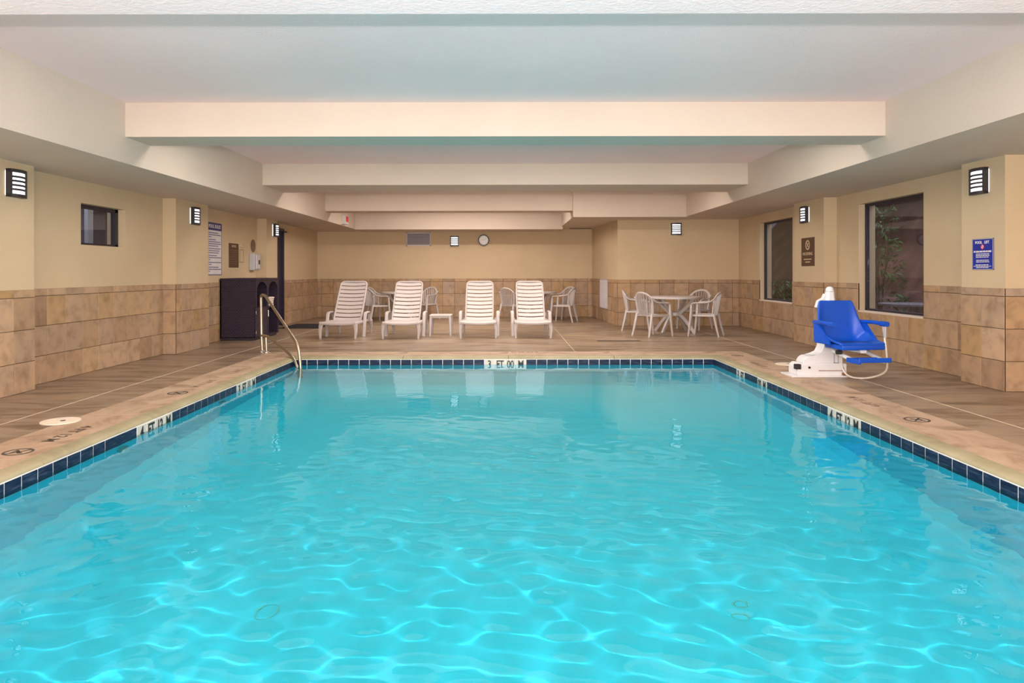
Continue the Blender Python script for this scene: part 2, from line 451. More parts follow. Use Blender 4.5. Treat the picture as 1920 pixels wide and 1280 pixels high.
# ---------------------------------------------------------------- walls
WL = (8.50, 9.50, 1.58, 2.09)                    # left window hole: y0, y1, z0, z1
WR = [(8.88, 10.51, 0.65, 2.25), (12.93, 14.60, 0.65, 2.25)]
DL = (15.33, 16.29, 0.0, 2.25)                   # door in the left wall
bm = BM()
cells(bm, YN, YB + 0.3, -0.1, ZC, [WL, DL], lambda b, s0, s1, z0, z1: box(b, XL - 0.25, XL, s0, s1, z0, z1))
wall_left = struct('wall_left', bm, M['plaster'])
bm = BM()
cells(bm, YN, YB + 0.3, -0.1, ZC, WR, lambda b, s0, s1, z0, z1: box(b, XR, XR + 0.25, s0, s1, z0, z1))
wall_right = struct('wall_right', bm, M['plaster'])
bm = BM(); box(bm, XL - 0.25, 5.6, YB, YB + 0.25, -0.1, ZC)
wall_far = struct('wall_far', bm, M['plaster'])
bm = BM(); box(bm, XL - 0.25, 5.6, YN - 0.25, YN, -0.1, ZC)
wall_near = struct('wall_near', bm, M['plaster'])
YBX = 15.9
BX0, BX1 = (2.57, YBX), (2.40, YB)
bm = BM(); quad_prism(bm, [BX0, (XR + 0.05, YBX), (XR + 0.05, YB + 0.05), (BX1[0], YB + 0.05)], -0.1, 2.6)
wall_corner = struct('wall_corner', bm, M['plaster'])
def pilaster(side, y0, y1):
    bm = BM()
    if side == 'L': box(bm, XL - 0.05, PL, y0, y1, -0.1, 2.45)
    else: box(bm, PR, XR + 0.05, y0, y1, -0.1, 2.5)
    return struct('pilaster', bm, M['plaster'])
pil_L1 = pilaster('L', 6.21, 7.36); pil_L2 = pilaster('L', 10.53, 11.68); pil_L3 = pilaster('L', 14.54, 15.22)
pil_R1 = pilaster('R', 7.14, 7.82); pil_R2 = pilaster('R', 11.2, 12.35)
for p, t in ((pil_L1, 'nearest plaster pilaster on the side with the small window'), (pil_L2, 'plaster pilaster between the small window and the rules board'), (pil_L3, 'plaster pilaster beside the dark door'),
             (pil_R1, 'plaster pilaster carrying the blue pool lift sign'), (pil_R2, 'plaster pilaster carrying the brown no diving sign')): p['label'] = t
# stone wainscots
wainscot(wall_left, (XL, 5.2), (XL, 6.21)); wainscot(wall_left, (XL, 7.36), (XL, 10.53), 0.16)
wainscot(wall_left, (XL, 11.68), (XL, 14.54)); wainscot(wall_left, (XL, 16.32), (XL, YB), 0.2)
for p, y0, y1 in ((pil_L1, 6.21, 7.36), (pil_L2, 10.53, 11.68), (pil_L3, 14.54, 15.22)):
    wainscot(p, (PL, y0), (PL, y1), 0.17 if y1 - y0 > 1 else 0.0); wainscot(p, (XL, y0), (PL, y0))
def hy(ref, h): return (ref - h[1], ref - h[0], h[2], h[3])
wainscot(wall_right, (XR, YBX), (XR, 12.35), 0.2, [hy(YBX, WR[1])])
wainscot(wall_right, (XR, 11.2), (XR, 7.82), 0.02, [hy(11.2, WR[0])])
wainscot(wall_right, (XR, 7.14), (XR, 5.2))
wainscot(pil_R1, (PR, 7.82), (PR, 7.14)); wainscot(pil_R1, (PR, 7.14), (XR, 7.14))
wainscot(pil_R2, (PR, 12.35), (PR, 11.2), 0.12); wainscot(pil_R2, (PR, 11.2), (XR, 11.2))
wainscot(wall_far, (XL, YB), (2.40, YB), 0.12)
wainscot(wall_corner, BX0, (XR, YBX), 0.29); wainscot(wall_corner, BX1, BX0, 0.25)

# ---------------------------------------------------------------- ceiling, soffits, beams
bm = BM(); box(bm, XL - 0.25, 5.6, YN - 0.25, YB + 0.25, ZC, ZC + 0.2)
ceiling = struct('ceiling', bm, M['ceil'])
SL, SR = -3.90, 3.91
bm = BM(); box(bm, XL - 0.05, SL, YN, YB, 2.36, ZC + 0.05); s1 = struct('soffit', bm, M['soffit'])
bm = BM(); box(bm, SR, XR + 0.05, YN, YB, 2.43, ZC + 0.05); s2 = struct('soffit', bm, M['soffit'])
bm = BM(); box(bm, 1.47, SR + 0.05, 15.0, YB, 2.42, ZC + 0.05); s3 = struct('soffit', bm, M['soffit'])
s1['label'] = 'long cream soffit over the small window and rules board'; s2['label'] = 'long cream soffit over the large windows'; s3['label'] = 'cream bulkhead over the corner table'
for y0, y1, z in ((3.25, 3.76, 2.63), (7.15, 7.66, 2.63), (11.2, 12.25, 2.64), (15.1, 15.6, 2.566)):
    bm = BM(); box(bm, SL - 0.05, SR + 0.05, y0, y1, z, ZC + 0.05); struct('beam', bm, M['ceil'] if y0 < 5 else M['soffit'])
bm = BM(); box(bm, SL - 0.05, 1.5, 18.1, YB, 2.35, ZC + 0.05); struct('beam', bm, M['soffit'])

# ---------------------------------------------------------------- pool basin, coping, deck
PX, PY0, PY1 = 3.06, 0.5, 10.21
ZW = -0.115
bm = BM()
NZ = -0.04
def basin_ring(y0, y1): pass
zf, zn = -1.08, -1.36
V = lambda x, y, z: bm.verts.new((x, y, z))
a = [V(-PX, PY0, NZ), V(PX, PY0, NZ), V(PX, PY1, NZ), V(-PX, PY1, NZ)]
c = 0.12
bL = [V(-PX, PY0, zn + c), V(PX, PY0, zn + c), V(PX, PY1, zf + c), V(-PX, PY1, zf + c)]
d = [V(-PX + c, PY0 + c, zn), V(PX - c, PY0 + c, zn), V(PX - c, PY1 - c, zf), V(-PX + c, PY1 - c, zf)]
for u_, l_ in ((a, bL), (bL, d)):
    for i in range(4): bm.faces.new((u_[i], u_[(i + 1) % 4], l_[(i + 1) % 4], l_[i]))
bm.faces.new(d)
# outer shell so that the basin has thickness
e = [V(-PX - .2, PY0 - .2, NZ), V(PX + .2, PY0 - .2, NZ), V(PX + .2, PY1 + .2, NZ), V(-PX - .2, PY1 + .2, NZ)]
f = [V(-PX - .2, PY0 - .2, -1.6), V(PX + .2, PY0 - .2, -1.6), V(PX + .2, PY1 + .2, -1.6), V(-PX - .2, PY1 + .2, -1.6)]
for i in range(4):
    bm.faces.new((e[i], e[(i + 1) % 4], f[(i + 1) % 4], f[i])); bm.faces.new((a[i], a[(i + 1) % 4], e[(i + 1) % 4], e[i]))
bm.faces.new(f[::-1])
pool = struct('pool_basin', bm, M['basin'], label='rectangular aqua plastered swimming pool basin with navy tile band')
pool.cycles.is_caustics_receiver = True

TS = 0.153
def pool_tile_mesh(wd, name, m):
    bm = BM(); g = 0.004
    box(bm, g, wd - g, -0.006, 0.002, -0.19, NZ - 0.007, 0.0018)
    return to_mesh(name, bm, m)
tm_navy = pool_tile_mesh(TS, 'pool_tile', M['pool_tile']); tm_white = pool_tile_mesh(TS, 'marker_tile', M['pool_tile_white'])
def band(P0, P1, off, marks):
    """waterline band along one side; marks: {tile index: text} white tiles, 'x' leaves a skimmer mouth"""
    P0 = Vector(P0); P1 = Vector(P1); u = (P1 - P0); Ln = u.length; u.normalize(); a = math.atan2(u.y, u.x)
    bm = BM(); box(bm, 0, Ln, -0.003, 0.002, -0.2, NZ)
    obj('tile_bed', bm, M['pool_grout'], pool, loc=(P0.x, P0.y, 0), rot=(0, 0, a))
    if off > 0.02: obj('pool_tile', pool_tile_mesh(off, 'pool_tile', M['pool_tile']), None, pool, loc=(P0.x, P0.y, 0), rot=(0, 0, a))
    k = 0; s = off
    while s < Ln - 0.02:
        wd = min(TS, Ln - s); p = P0 + u * s; mk = marks.get(k)
        loc = (p.x, p.y, 0)
        if mk == 'x':
            if marks.get(k - 1) != 'x':
                bm = BM(); box(bm, 0.004, TS * 3 - 0.004, -0.005, 0.002, -0.19, NZ - 0.007, 0.002)
                obj('skimmer_mouth', bm, M['pool_tile'], pool, loc=loc, rot=(0, 0, a))
        elif mk is not None:
            t = obj('marker_tile', tm_white, None, pool, loc=loc, rot=(0, 0, a))
            if mk.strip():
                b = text_bm(mk, 0.135, 0.0012, spacing=0.95, bold=0.0035)
                bmesh.ops.scale(b, vec=(0.78 if len(mk) > 1 else 0.85, 1, 1.0), verts=b.verts)
                move(b, (TS / 2, -0.0072, -0.113)); obj('lettering', b, M['letter'], t)
        elif wd > TS - 0.002: obj('pool_tile', tm_navy, None, pool, loc=loc, rot=(0, 0, a))
        else: obj('pool_tile', pool_tile_mesh(wd, 'pool_tile', M['pool_tile']), None, pool, loc=loc, rot=(0, 0, a))
        s += TS; k += 1
YS = PY1 - TS * 56                          # left grid starts near the frame edge
band((-PX, YS), (-PX, PY1), 0.0, {24: 'x', 25: 'x', 26: 'x', 27: '4', 28: 'FT', 29: '12', 30: 'M', 41: '3', 42: 'FT', 43: '11', 44: 'M'})
band((-PX, PY1), (PX, PY1), 0.0, {18: '3', 19: 'FT', 20: '00', 21: 'M'})
band((PX, PY1), (PX, YS), 0.095, {6: '3', 7: 'FT', 8: 'x', 9: 'x', 10: 'x', 11: '00', 12: 'M', 23: '4', 24: 'FT', 25: '12', 26: 'M'})
# return fittings
for x, y in ((-1.30, 3.78), (1.27, 3.77)):
    zb = zn + (zf - zn) * (y - PY0) / (PY1 - PY0)
    bm = BM(); annulus(bm, (0, 0, -0.008), 0.060, 0.071, 0.006)
    obj('floor_inlet', bm, plain('inlet_ring', (0.07, 0.58, 0.58), 0.7), pool, loc=(x, y, zb + 0.012))
for y in (5.55, 7.5):
    bm = BM(); annulus(bm, (0, 0, 0), 0.035, 0.075, 0.02, axis='y'); cyl(bm, (0, 0.004, 0), 0.05, 0.012, axis='y')
    obj('wall_inlet', bm, plain('wall_inlet_ring', (0.10, 0.42, 0.40), 0.6), pool, loc=(-PX + 0.008, y, -0.33), rot=(0, 0, R(90)))

# water: a gently rippled surface
def ripple():
    rng = random.Random(11); ws = []
    for lam, slope, n in ((0.80, 0.005, 6), (0.40, 0.013, 9), (0.24, 0.022, 10), (0.145, 0.024, 12)):
        for _ in range(n):
            th = rng.uniform(0, 2 * PI); k = 2 * PI / (lam * rng.uniform(0.8, 1.25))
            ws.append((k * math.cos(th), k * math.sin(th), rng.uniform(0, 2 * PI), slope / k / math.sqrt(n) * 1.41))
    return ws
import numpy as np
ws = ripple()
nx, ny = 340, 540
xs = np.linspace(-PX - 0.001, PX + 0.001, nx); ys = np.linspace(PY0, PY1 + 0.001, ny)
XX, YY = np.meshgrid(xs, ys); ZZ = np.zeros_like(XX)
wx = XX + 0.05 * np.sin(2.1 * YY + 1.0) + 0.04 * np.sin(3.7 * YY + 0.6 * XX); wy = YY + 0.05 * np.sin(1.9 * XX + 0.4) + 0.04 * np.sin(3.1 * XX - 0.8 * YY)
for kx, ky, ph, am in ws: ZZ += am * np.sin(kx * wx + ky * wy + ph)
tt = np.clip((YY - 2.8) / 4.0, 0, 1); ZZ *= 1.0 - 0.87 * (tt * tt * (3 - 2 * tt))
verts = np.stack([XX, YY, ZZ], -1).reshape(-1, 3)
ii = (np.arange(ny - 1)[:, None] * nx + np.arange(nx - 1)[None, :]).reshape(-1)
faces = np.stack([ii, ii + 1, ii + nx + 1, ii + nx], -1)
me = bpy.data.meshes.new('pool_water'); me.from_pydata(verts.tolist(), [], faces.tolist()); me.materials.append(M['water'])
for p in me.polygons: p.use_smooth = True
water = obj('pool_water', me, None, loc=(0, 0, ZW))
tag(water, 'clear turquoise rippled water filling the swimming pool', 'water', kind='stuff')
water.cycles.is_caustics_caster = True

# deck: a base slab that shows in the joints, concrete slabs and coping stones on it
bm = BM()
def put(b, s0, s1, y0, y1): box(b, s0, s1, y0, y1, -0.3, -0.004)
cells(bm, XL - 0.25, 5.6, YN - 0.25, YB + 0.25, [(-PX - 0.2, PX + 0.2, PY0 - 0.2, PY1 + 0.2)], put)
floor = struct('floor', bm, M['caulk'])
G = 0.007; JL, JR, CW = -4.11, 4.07, 0.60
for x0, x1, y0, y1 in ((XL - 0.02, JL - G, YN, YB), (JL + G, -PX - CW, YN, PY1 + CW), (JR + G, XR + 0.02, YN, YB), (PX + CW, JR - G, YN, PY1 + CW),
                       (JL + G, 1.085 - G / 2, PY1 + CW, YB), (1.085 + G / 2, JR - G, PY1 + CW, YB), (-PX - CW, PX + CW, YN, PY0 - CW)):
    bm = BM(); box(bm, x0, x1, y0, y1, -0.05, 0.0); obj('slab', bm, M['deck'], floor)
for x0, x1, y0, y1 in ((JL - G, JL + G, YN, YB), (JR - G, JR + G, YN, YB), (1.085 - G / 2, 1.085 + G / 2, PY1 + CW, YB)):
    bm = BM(); box(bm, x0, x1, y0, y1, -0.03, 0.0012 if abs(x0) > 2 else 0.0); obj('joint', bm, M['caulk'], floor)
def coping(P0, P1, m0=0.0, m1=0.0):
    """coping stone from P0 to P1 along the water edge (water on the local -y side); m0/m1 = mitre (+1 outer corner)"""
    P0 = Vector(P0); P1 = Vector(P1); u = (P1 - P0); Ln = u.length; u.normalize(); a = math.atan2(u.y, u.x)
    g = 0.003; NW = 0.115
    def solid(prof):
        bm = BM(); A = [bm.verts.new((g - m0 * y, y, z)) for y, z in prof]; B = [bm.verts.new((Ln - g + m1 * y, y, z)) for y, z in prof]
        n = len(prof)
        for i in range(n): bm.faces.new((A[i], A[(i + 1) % n], B[(i + 1) % n], B[i]))
        bm.faces.new(A[::-1]); bm.faces.new(B); return bm
    st = obj('coping_stone', solid([(NW, 0), (CW, 0), (CW, -0.05), (NW, -0.05)]), M['coping'], floor, loc=(P0.x, P0.y, 0), rot=(0, 0, a))
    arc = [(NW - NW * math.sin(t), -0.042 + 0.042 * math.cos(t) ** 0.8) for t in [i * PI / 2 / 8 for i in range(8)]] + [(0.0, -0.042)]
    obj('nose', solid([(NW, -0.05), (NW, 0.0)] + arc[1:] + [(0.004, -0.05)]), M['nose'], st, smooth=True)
yj = [PY1, 9.2, 7.7, 6.05, 4.62, 3.1, 1.6, PY0]
for y1, y0 in zip(yj, yj[1:]):
    coping((-PX, y0), (-PX, y1), 1 if y0 == PY0 else 0, 1 if y1 == PY1 else 0)
yj = [PY1, 8.62, 7.0, 5.4, 3.8, 2.2, PY0]
for y1, y0 in zip(yj, yj[1:]):
    coping((PX, y1), (PX, y0), 1 if y1 == PY1 else 0, 1 if y0 == PY0 else 0)
xj = [-PX, -1.5, 0.05, 1.6, PX]
for x0, x1 in zip(xj, xj[1:]):
    coping((x0, PY1), (x1, PY1), 1 if x0 == -PX else 0, 1 if x1 == PX else 0)
    coping((-x0, PY0), (-x1, PY0), 1 if x0 == -PX else 0, 1 if x1 == PX else 0)
# painted depth lettering and no-diving marks set in the deck, read from the deck side
def deck_text(s, x, y, rz, size, m):
    b = text_bm(s, size, 0.0004, bold=0.003); bmesh.ops.transform(b, matrix=Matrix.Rotation(R(-90), 4, 'X'), verts=b.verts)
    obj('depth_lettering', b, M[m], floor, loc=(x, y, 0.0008), rot=(0, 0, rz))
def no_diving(x, y, rz, r, m):
    b = BM(); annulus(b, (0, 0, 0), r * 0.82, r, 0.0016)
    box(b, -r * 0.85, r * 0.85, -r * 0.07, r * 0.07, -0.0008, 0.0008, mtx=Matrix.Rotation(R(-40), 4, 'Z'))
    cyl(b, (r * 0.25, r * 0.28, 0), r * 0.16, 0.0016, 12)
    box(b, -r * 0.45, r * 0.35, -r * 0.12, r * 0.10, -0.0008, 0.0008, mtx=Matrix.Rotation(R(35), 4, 'Z'))
    box(b, -r * 0.55, r * 0.5, -r * 0.42, -r * 0.30, -0.0008, 0.0008)
    obj('no_diving_mark', b, M[m], floor, loc=(x, y, 0.0014), rot=(0, 0, rz))
LZ, RZ = R(-90), R(90)
no_diving(-3.36, 4.80, LZ, 0.095, 'deck_letter'); deck_text('4 FT 12 M', -3.36, 5.35, LZ, 0.125, 'deck_letter')
no_diving(-3.36, 7.14, LZ, 0.10, 'deck_letter'); deck_text('3 FT 11 M', -3.36, 7.75, LZ, 0.12, 'deck_letter_worn'); deck_text('3 FT', -3.38, 8.75, LZ, 0.13, 'deck_letter_worn')
no_diving(3.43, 5.80, RZ, 0.10, 'deck_letter'); deck_text('4 FT 12 M', 3.41, 6.62, RZ, 0.125, 'deck_letter_worn')
no_diving(3.42, 10.25, RZ, 0.09, 'deck_letter_worn'); deck_text('3 FT 00 M', 3.38, 9.3, RZ, 0.12, 'deck_letter_worn')
deck_text('3 FT 00 M', 0.3, 10.74, R(180), 0.10, 'deck_letter_worn')
for x, y, t in ((-3.70, 5.79, 'round cream skimmer lid in the deck before the small window'), (3.76, 9.29, 'round cream skimmer lid in the deck beside the pool lift')):
    r_ = thing('skimmer_lid', t, 'lid', (x, y, 0), group=None)
    bm = BM(); cyl(bm, (0, 0, 0.003), 0.148, 0.006, 36); obj('lid', bm, M['skimmer'], r_)
    bm = BM(); cyl(bm, (0.02, 0.0, 0.0066), 0.022, 0.0012, 16); obj('finger_hole', bm, M['dark_metal'], r_)
bm = BM()
for i in range(14): box(bm, 1.66 + i * 0.054, 1.70 + i * 0.054, 12.40, 12.52, 0.0, 0.003)
box(bm, 1.64, 2.43, 12.385, 12.40, 0, 0.004); box(bm, 1.64, 2.43, 12.52, 12.535, 0, 0.004)
tag(obj('floor_drain', bm, M['dark_metal']), 'narrow dark slotted drain grate in the far deck', 'drain')

# ---------------------------------------------------------------- windows and door
def window_left():
    y0, y1, z0, z1 = WL; x = XL - 0.13
    bm = BM(); fw = 0.045
    for a0, a1, b0, b1 in ((y0, y1, z0, z0 + fw * 0.7), (y0, y1, z1 - fw, z1), (y0, y0 + fw, z0, z1), (y1 - fw * 1.6, y1, z0, z1)):
        box(bm, x - 0.03, x + 0.03, a0, a1, b0, b1)
    w_ = struct('window_1', bm, M['brown_frame'], label='small dark framed window high on the side wall')
    bm = BM(); box(bm, x - 0.012, x - 0.006, y0 + fw, y1 - fw, z0 + fw * .7, z1 - fw); obj('pane', bm, M['glass'], w_)
    # office behind the pane
    bm = BM(); box(bm, XL - 2.0, XL - 1.9, y0 - 2.5, y1 + 4.5, 0.0, 2.9); box(bm, XL - 2.0, XL - 0.25, y1 + 4.4, y1 + 4.5, 0.0, 2.9)
    box(bm, XL - 2.0, XL - 0.25, y0 - 2.6, y0 - 2.5, 0.0, 2.9); box(bm, XL - 2.0, XL - 0.25, y0 - 2.6, y1 + 4.5, 2.8, 2.9); box(bm, XL - 2.0, XL - 0.25, y0 - 2.6, y1 + 4.5, 0.0, 0.1)
    struct('wall_office', bm, M['room_grey'])
    bm = BM(); box(bm, XL - 1.9, XL - 1.86, y1 + 0.55, y1 + 1.15, 0.1, 2.5); struct('trim_1', bm, M['room_pale'])
    bm = BM(); box(bm, XL - 0.55, XL - 0.5, y1 - 0.02, y1 + 0.10, 0.1, 2.7); struct('trim_2', bm, M['room_pale'])
    bm = BM(); box(bm, XL - 1.9, XL - 1.87, y0 - 2.4, y1 + 0.5, 1.62, 1.66); struct('trim_3', bm, M['brown_frame'])
window_left()
lamp('office_light', 'AREA', (XL - 1.1, 9.5, 2.75), 70, (0.9, 0.92, 1.0), (0, 0, 0), 1.0, 1.0)
for i, (y0, y1, z0, z1) in enumerate(WR):
    x = XR + 0.12; bm = BM(); fw = 0.035
    for a0, a1, b0, b1 in ((y0, y1, z0, z0 + fw), (y0, y1, z1 - fw, z1), (y0, y0 + fw, z0, z1), (y1 - fw, y1, z0, z1)):
        box(bm, x - 0.025, x + 0.025, a0, a1, b0, b1)
    w_ = struct('window_%d' % (i + 2), bm, M['brown_frame'], label=('large dark framed window beside the pool lift' if i == 0 else 'large dark framed window farther from the camera'))
    bm = BM(); box(bm, x - 0.004, x + 0.004, y0 + fw, y1 - fw, z0 + fw, z1 - fw); obj('pane', bm, M['glass'], w_)
    bm = BM(); box(bm, XR - 0.012, XR + 0.095, y0, y1, z0 - 0.02, z0 + 0.004); obj('window_sill', bm, M['soffit'], w_)
def door():
    y0, y1, z0, z1 = DL; bm = BM()
    for a0, a1, b0, b1 in ((y0, y0 + 0.06, 0, z1), (y1 - 0.06, y1, 0, z1), (y0, y1, z1 - 0.06, z1)): box(bm, XL - 0.16, XL + 0.015, a0, a1, b0, b1)
    d_ = struct('door_1', bm, M['door'], label='tall dark door in the side wall behind the towel cabinet')
    bm = BM(); box(bm, XL - 0.10, XL - 0.055, y0 + 0.06, y1 - 0.06, 0.005, z1 - 0.06); lf = obj('door_leaf', bm, M['door'], d_)
    bm = BM(); box(bm, XL - 0.055, XL - 0.02, y0 + 0.12, y0 + 0.14, 0.98, 1.0); box(bm, XL - 0.025, XL - 0.005, y0 + 0.12, y0 + 0.25, 0.975, 1.0, 0.004)
    obj('door_handle', bm, M['steel'], lf)
    bm = BM(); box(bm, XL, XL + 0.05, y1 + 0.02, y1 + 0.14, 2.17, 2.20, 0.004); obj('door_closer_arm', bm, M['dark_metal'], d_)
door()

# ---------------------------------------------------------------- outside the large windows
bm = BM(); box(bm, XR + 0.25, 14, 4, 26, -0.4, -0.05); struct('patio', bm, M['patio'], label='dark paved patio outside the large windows')
lamp('patio_fill', 'AREA', (7.2, 12.5, 5.0), 750, (0.95, 0.92, 1.0), (0, R(25), 0), 2.5, 14.0)  # added unseen fill light, brightens the view through the large windows
def bank():
    bm = BM(); nx_, ny_ = 8, 40; rng = random.Random(3); g = []
    for j in range(ny_ + 1):
        y = 6 + 22 * j / ny_; row = []
        for i in range(nx_ + 1):
            t = i / nx_; x = 9.0 + 3.2 * t + rng.uniform(-.12, .12); z = -0.1 + 4.6 * t ** 0.8 + rng.uniform(-.14, .14)
            row.append(bm.verts.new((x, y, z)))
        g.append(row)
    for j in range(ny_):
        for i in range(nx_): bm.faces.new((g[j][i], g[j][i + 1], g[j + 1][i + 1], g[j + 1][i]))
    return bm
struct('garden_bank', bank(), M['bank'], smooth='all', label='dim reddish earth bank rising outside the large windows')
def shrub(x, y, h, label, seed):
    rng = random.Random(seed); t = thing('shrub', label, 'shrub', (x, y, -0.05))
    bm = BM()
    for k in range(5):
        a = k * 2 * PI / 5; sweep(bm, [(0, 0, 0), (0.08 * math.cos(a), 0.08 * math.sin(a), h * 0.4), (0.3 * math.cos(a), 0.3 * math.sin(a), h * 0.9)], circ(0.015, 5), scales=[1, .8, .4])
    obj('stems', bm, M['stem'], t)
    bm = BM()
    for k in range(420):
        z = h * (0.15 + 0.85 * rng.random()); rr = 0.55 * math.sqrt(rng.random()) * (1.1 - 0.5 * z / h); a = rng.uniform(0, 2 * PI)
        p = Vector((rr * math.cos(a), rr * math.sin(a), z)); s = rng.uniform(0.05, 0.11)
        m = Matrix.Translation(p) @ Euler((rng.uniform(-1, 1), rng.uniform(-1, 1), a)).to_matrix().to_4x4()
        q = [bm.verts.new(m @ Vector(v)) for v in ((-s, 0, 0), (0, -s * .4, .01), (s, 0, -.01), (0, s * .4, .01))]
        bm.faces.new(q)
    o = obj('foliage', bm, M['foliage'], t); o['kind'] = 'stuff'
shrub(7.7, 14.3, 2.6, 'tall green shrub outside, showing at the far edge of the near large window', 1)
shrub(7.9, 9.9, 0.9, 'low green bush outside, behind the near edge of the near large window', 2)
shrub(9.0, 13.6, 3.2, 'leafy shrub growing high up the earth bank outside', 3)
shrub(7.7, 19.5, 1.0, 'low green bush outside, seen through the farther large window', 4)
t = thing('patio_table', 'grey patio table on the paving outside the near large window', 'table', (7.0, 11.9, -0.05))
bm = BM(); cyl(bm, (0, 0, 0.72), 0.55, 0.03, 28); obj('tabletop', bm, M['patio_metal'], t)
for k in range(4):
    a = R(45 + 90 * k); bm = BM(); sweep(bm, [(0.12 * math.cos(a), 0.12 * math.sin(a), 0.70), (0.40 * math.cos(a), 0.40 * math.sin(a), 0)], circ(0.018, 8)); obj('leg', bm, M['patio_metal'], t)
for x, y, rz, lb in ((6.55, 10.9, R(200), 'grey patio chair outside nearest the near large window'), (7.75, 11.2, R(120), 'grey patio chair outside at the far side of the patio table')):
    t = thing('patio_chair', lb, 'chair', (x, y, -0.05), rz)
    bm = BM(); box(bm, -.24, .24, -.24, .24, .42, .45, .01); obj('seat', bm, M['patio_metal'], t)
    bm = BM(); sweep(bm, round_corners([(-.23, .22, .44), (-.23, .30, .88), (.23, .30, .88), (.23, .22, .44)], .06), circ(.014, 8))
    for i in range(5): sweep(bm, [(-.15 + .075 * i, .225, .45), (-.15 + .075 * i, .30, .87)], circ(.007, 6))
    obj('backrest', bm, M['patio_metal'], t)
    for sx in (-1, 1):
        for sy in (-1, 1): bm = BM(); sweep(bm, [(sx * .21, sy * .21, .43), (sx * .24, sy * .25, 0)], circ(.014, 8)); obj('leg', bm, M['patio_metal'], t)

# ---------------------------------------------------------------- wall lamps (local frame: x right, z up, room on -y)
def sconce0():
    t = thing('wall_sconce', 'x', 'lamp', group=None)
    W_, Hh, D_ = 0.235, 0.28, 0.10
    bm = BM(); box(bm, -W_ * .42, W_ * .42, -0.03, 0, -Hh * .44, Hh * .44, .004); obj('backplate', bm, M['lamp'], t)
    bm = BM(); n = 8
    def arc(w_, d0, d1): return [(-w_ + 2 * w_ * i / n, -(d0 + (d1 - d0) * math.sin(PI * i / n))) for i in range(n + 1)]
    for z0, z1 in ((Hh / 2 - 0.032, Hh / 2), (-Hh / 2, -Hh / 2 + 0.032)):
        quad_prism(bm, [(-W_ / 2, -0.022)] + arc(W_ / 2, D_ * .72, D_) + [(W_ / 2, -0.022)], z0, z1)
    for sx in (-1, 1): box(bm, sx * W_ / 2, sx * (W_ / 2 - 0.022), -0.022, -D_ * .74, -Hh / 2, Hh / 2)
    obj('housing', bm, M['dark_metal'], t)
    bm = BM(); quad_prism(bm, [(-W_ / 2 + .024, -0.032)] + arc(W_ / 2 - .024, D_ * .68, D_ * .93) + [(W_ / 2 - .024, -0.032)], -Hh / 2 + .034, Hh / 2 - .034)
    obj('diffuser', bm, M['lamp'], t)
    for k in range(4):
        z = -Hh / 2 + .034 + (Hh - .068) * (k + 1) / 5
        bm = BM(); quad_prism(bm, [(x, y) for x, y in arc(W_ / 2 - .012, D_ * .72, D_)] + [(x, y) for x, y in reversed(arc(W_ / 2 - .024, D_ * .69, D_ * .945))], z - .010, z + .010)
        obj('slat', bm, M['dark_metal'], t)
    return t
sc = sconce0()
spots = [((PL, 7.03, 2.135), R(90), 'lit dark wall lamp on the pilaster nearest the camera by the small window'),
         ((PL, 11.1, 2.135), R(90), 'lit dark wall lamp on the pilaster beside the pool rules board'),
         ((PL, 15.0, 2.14), R(90), 'lit dark wall lamp beside the dark door'),
         ((PR, 7.47, 2.20), R(-90), 'lit dark wall lamp above the blue pool lift sign'),
         ((PR, 11.83, 2.20), R(-90), 'lit dark wall lamp above the brown no diving sign'),
         ((3.90, YBX, 2.21), 0, 'lit dark wall lamp on the corner wall above the table'),
         ((-1.39, YB, 2.09), 0, 'lit dark wall lamp on the far wall between vent and clock')]
for i, (l, rz, lb) in enumerate(spots):
    if i == 0: sc.location = l; sc.rotation_euler = (0, 0, rz); sc['label'] = lb; sc['group'] = 'wall lamps around the pool hall'
    else: dup(sc, l, rz, lb, 'wall lamps around the pool hall')

# ---------------------------------------------------------------- signs
def sign(name, lb, loc, rz, w_, h_, face, edge=None, bw=0.012, radius=0.0):
    t = thing(name, lb, 'sign', loc, rz)
    bm = BM(); box(bm, -w_ / 2, w_ / 2, -0.008, 0, -h_ / 2, h_ / 2, .002); obj('panel', bm, M[face], t)
    if edge:
        bm = BM()
        for a0, a1, b0, b1 in ((-w_ / 2, w_ / 2, h_ / 2 - bw, h_ / 2), (-w_ / 2, w_ / 2, -h_ / 2, -h_ / 2 + bw), (-w_ / 2, -w_ / 2 + bw, -h_ / 2, h_ / 2), (w_ / 2 - bw, w_ / 2, -h_ / 2, h_ / 2)):
            box(bm, a0, a1, -0.0105, -0.007, b0, b1)
        obj('border', bm, M[edge], t)
    return t
def letters(t, s, x, z, size, m, align='CENTER', sx=1.0, bold=0.0, sp=1.0):
    b = text_bm(s, size, 0.0012, align, sp, bold); bmesh.ops.scale(b, vec=(sx, 1, 1), verts=b.verts); move(b, (x, -0.0092, z)); obj('lettering', b, M[m], t)
def lines(t, rows, m, rng=random.Random(5)):
    """rows of print too small to read: (x0, x1, z, height)"""
    b = BM()
    for x0, x1, z, h in rows:
        x = x0
        while x < x1 - 0.008:
            w_ = min(rng.uniform(0.018, 0.05), x1 - x); box(b, x, x + w_, -0.0092, -0.007, z - h / 2, z + h / 2); x += w_ + 0.007
    obj('small_print', b, M[m], t)['kind'] = 'stuff'
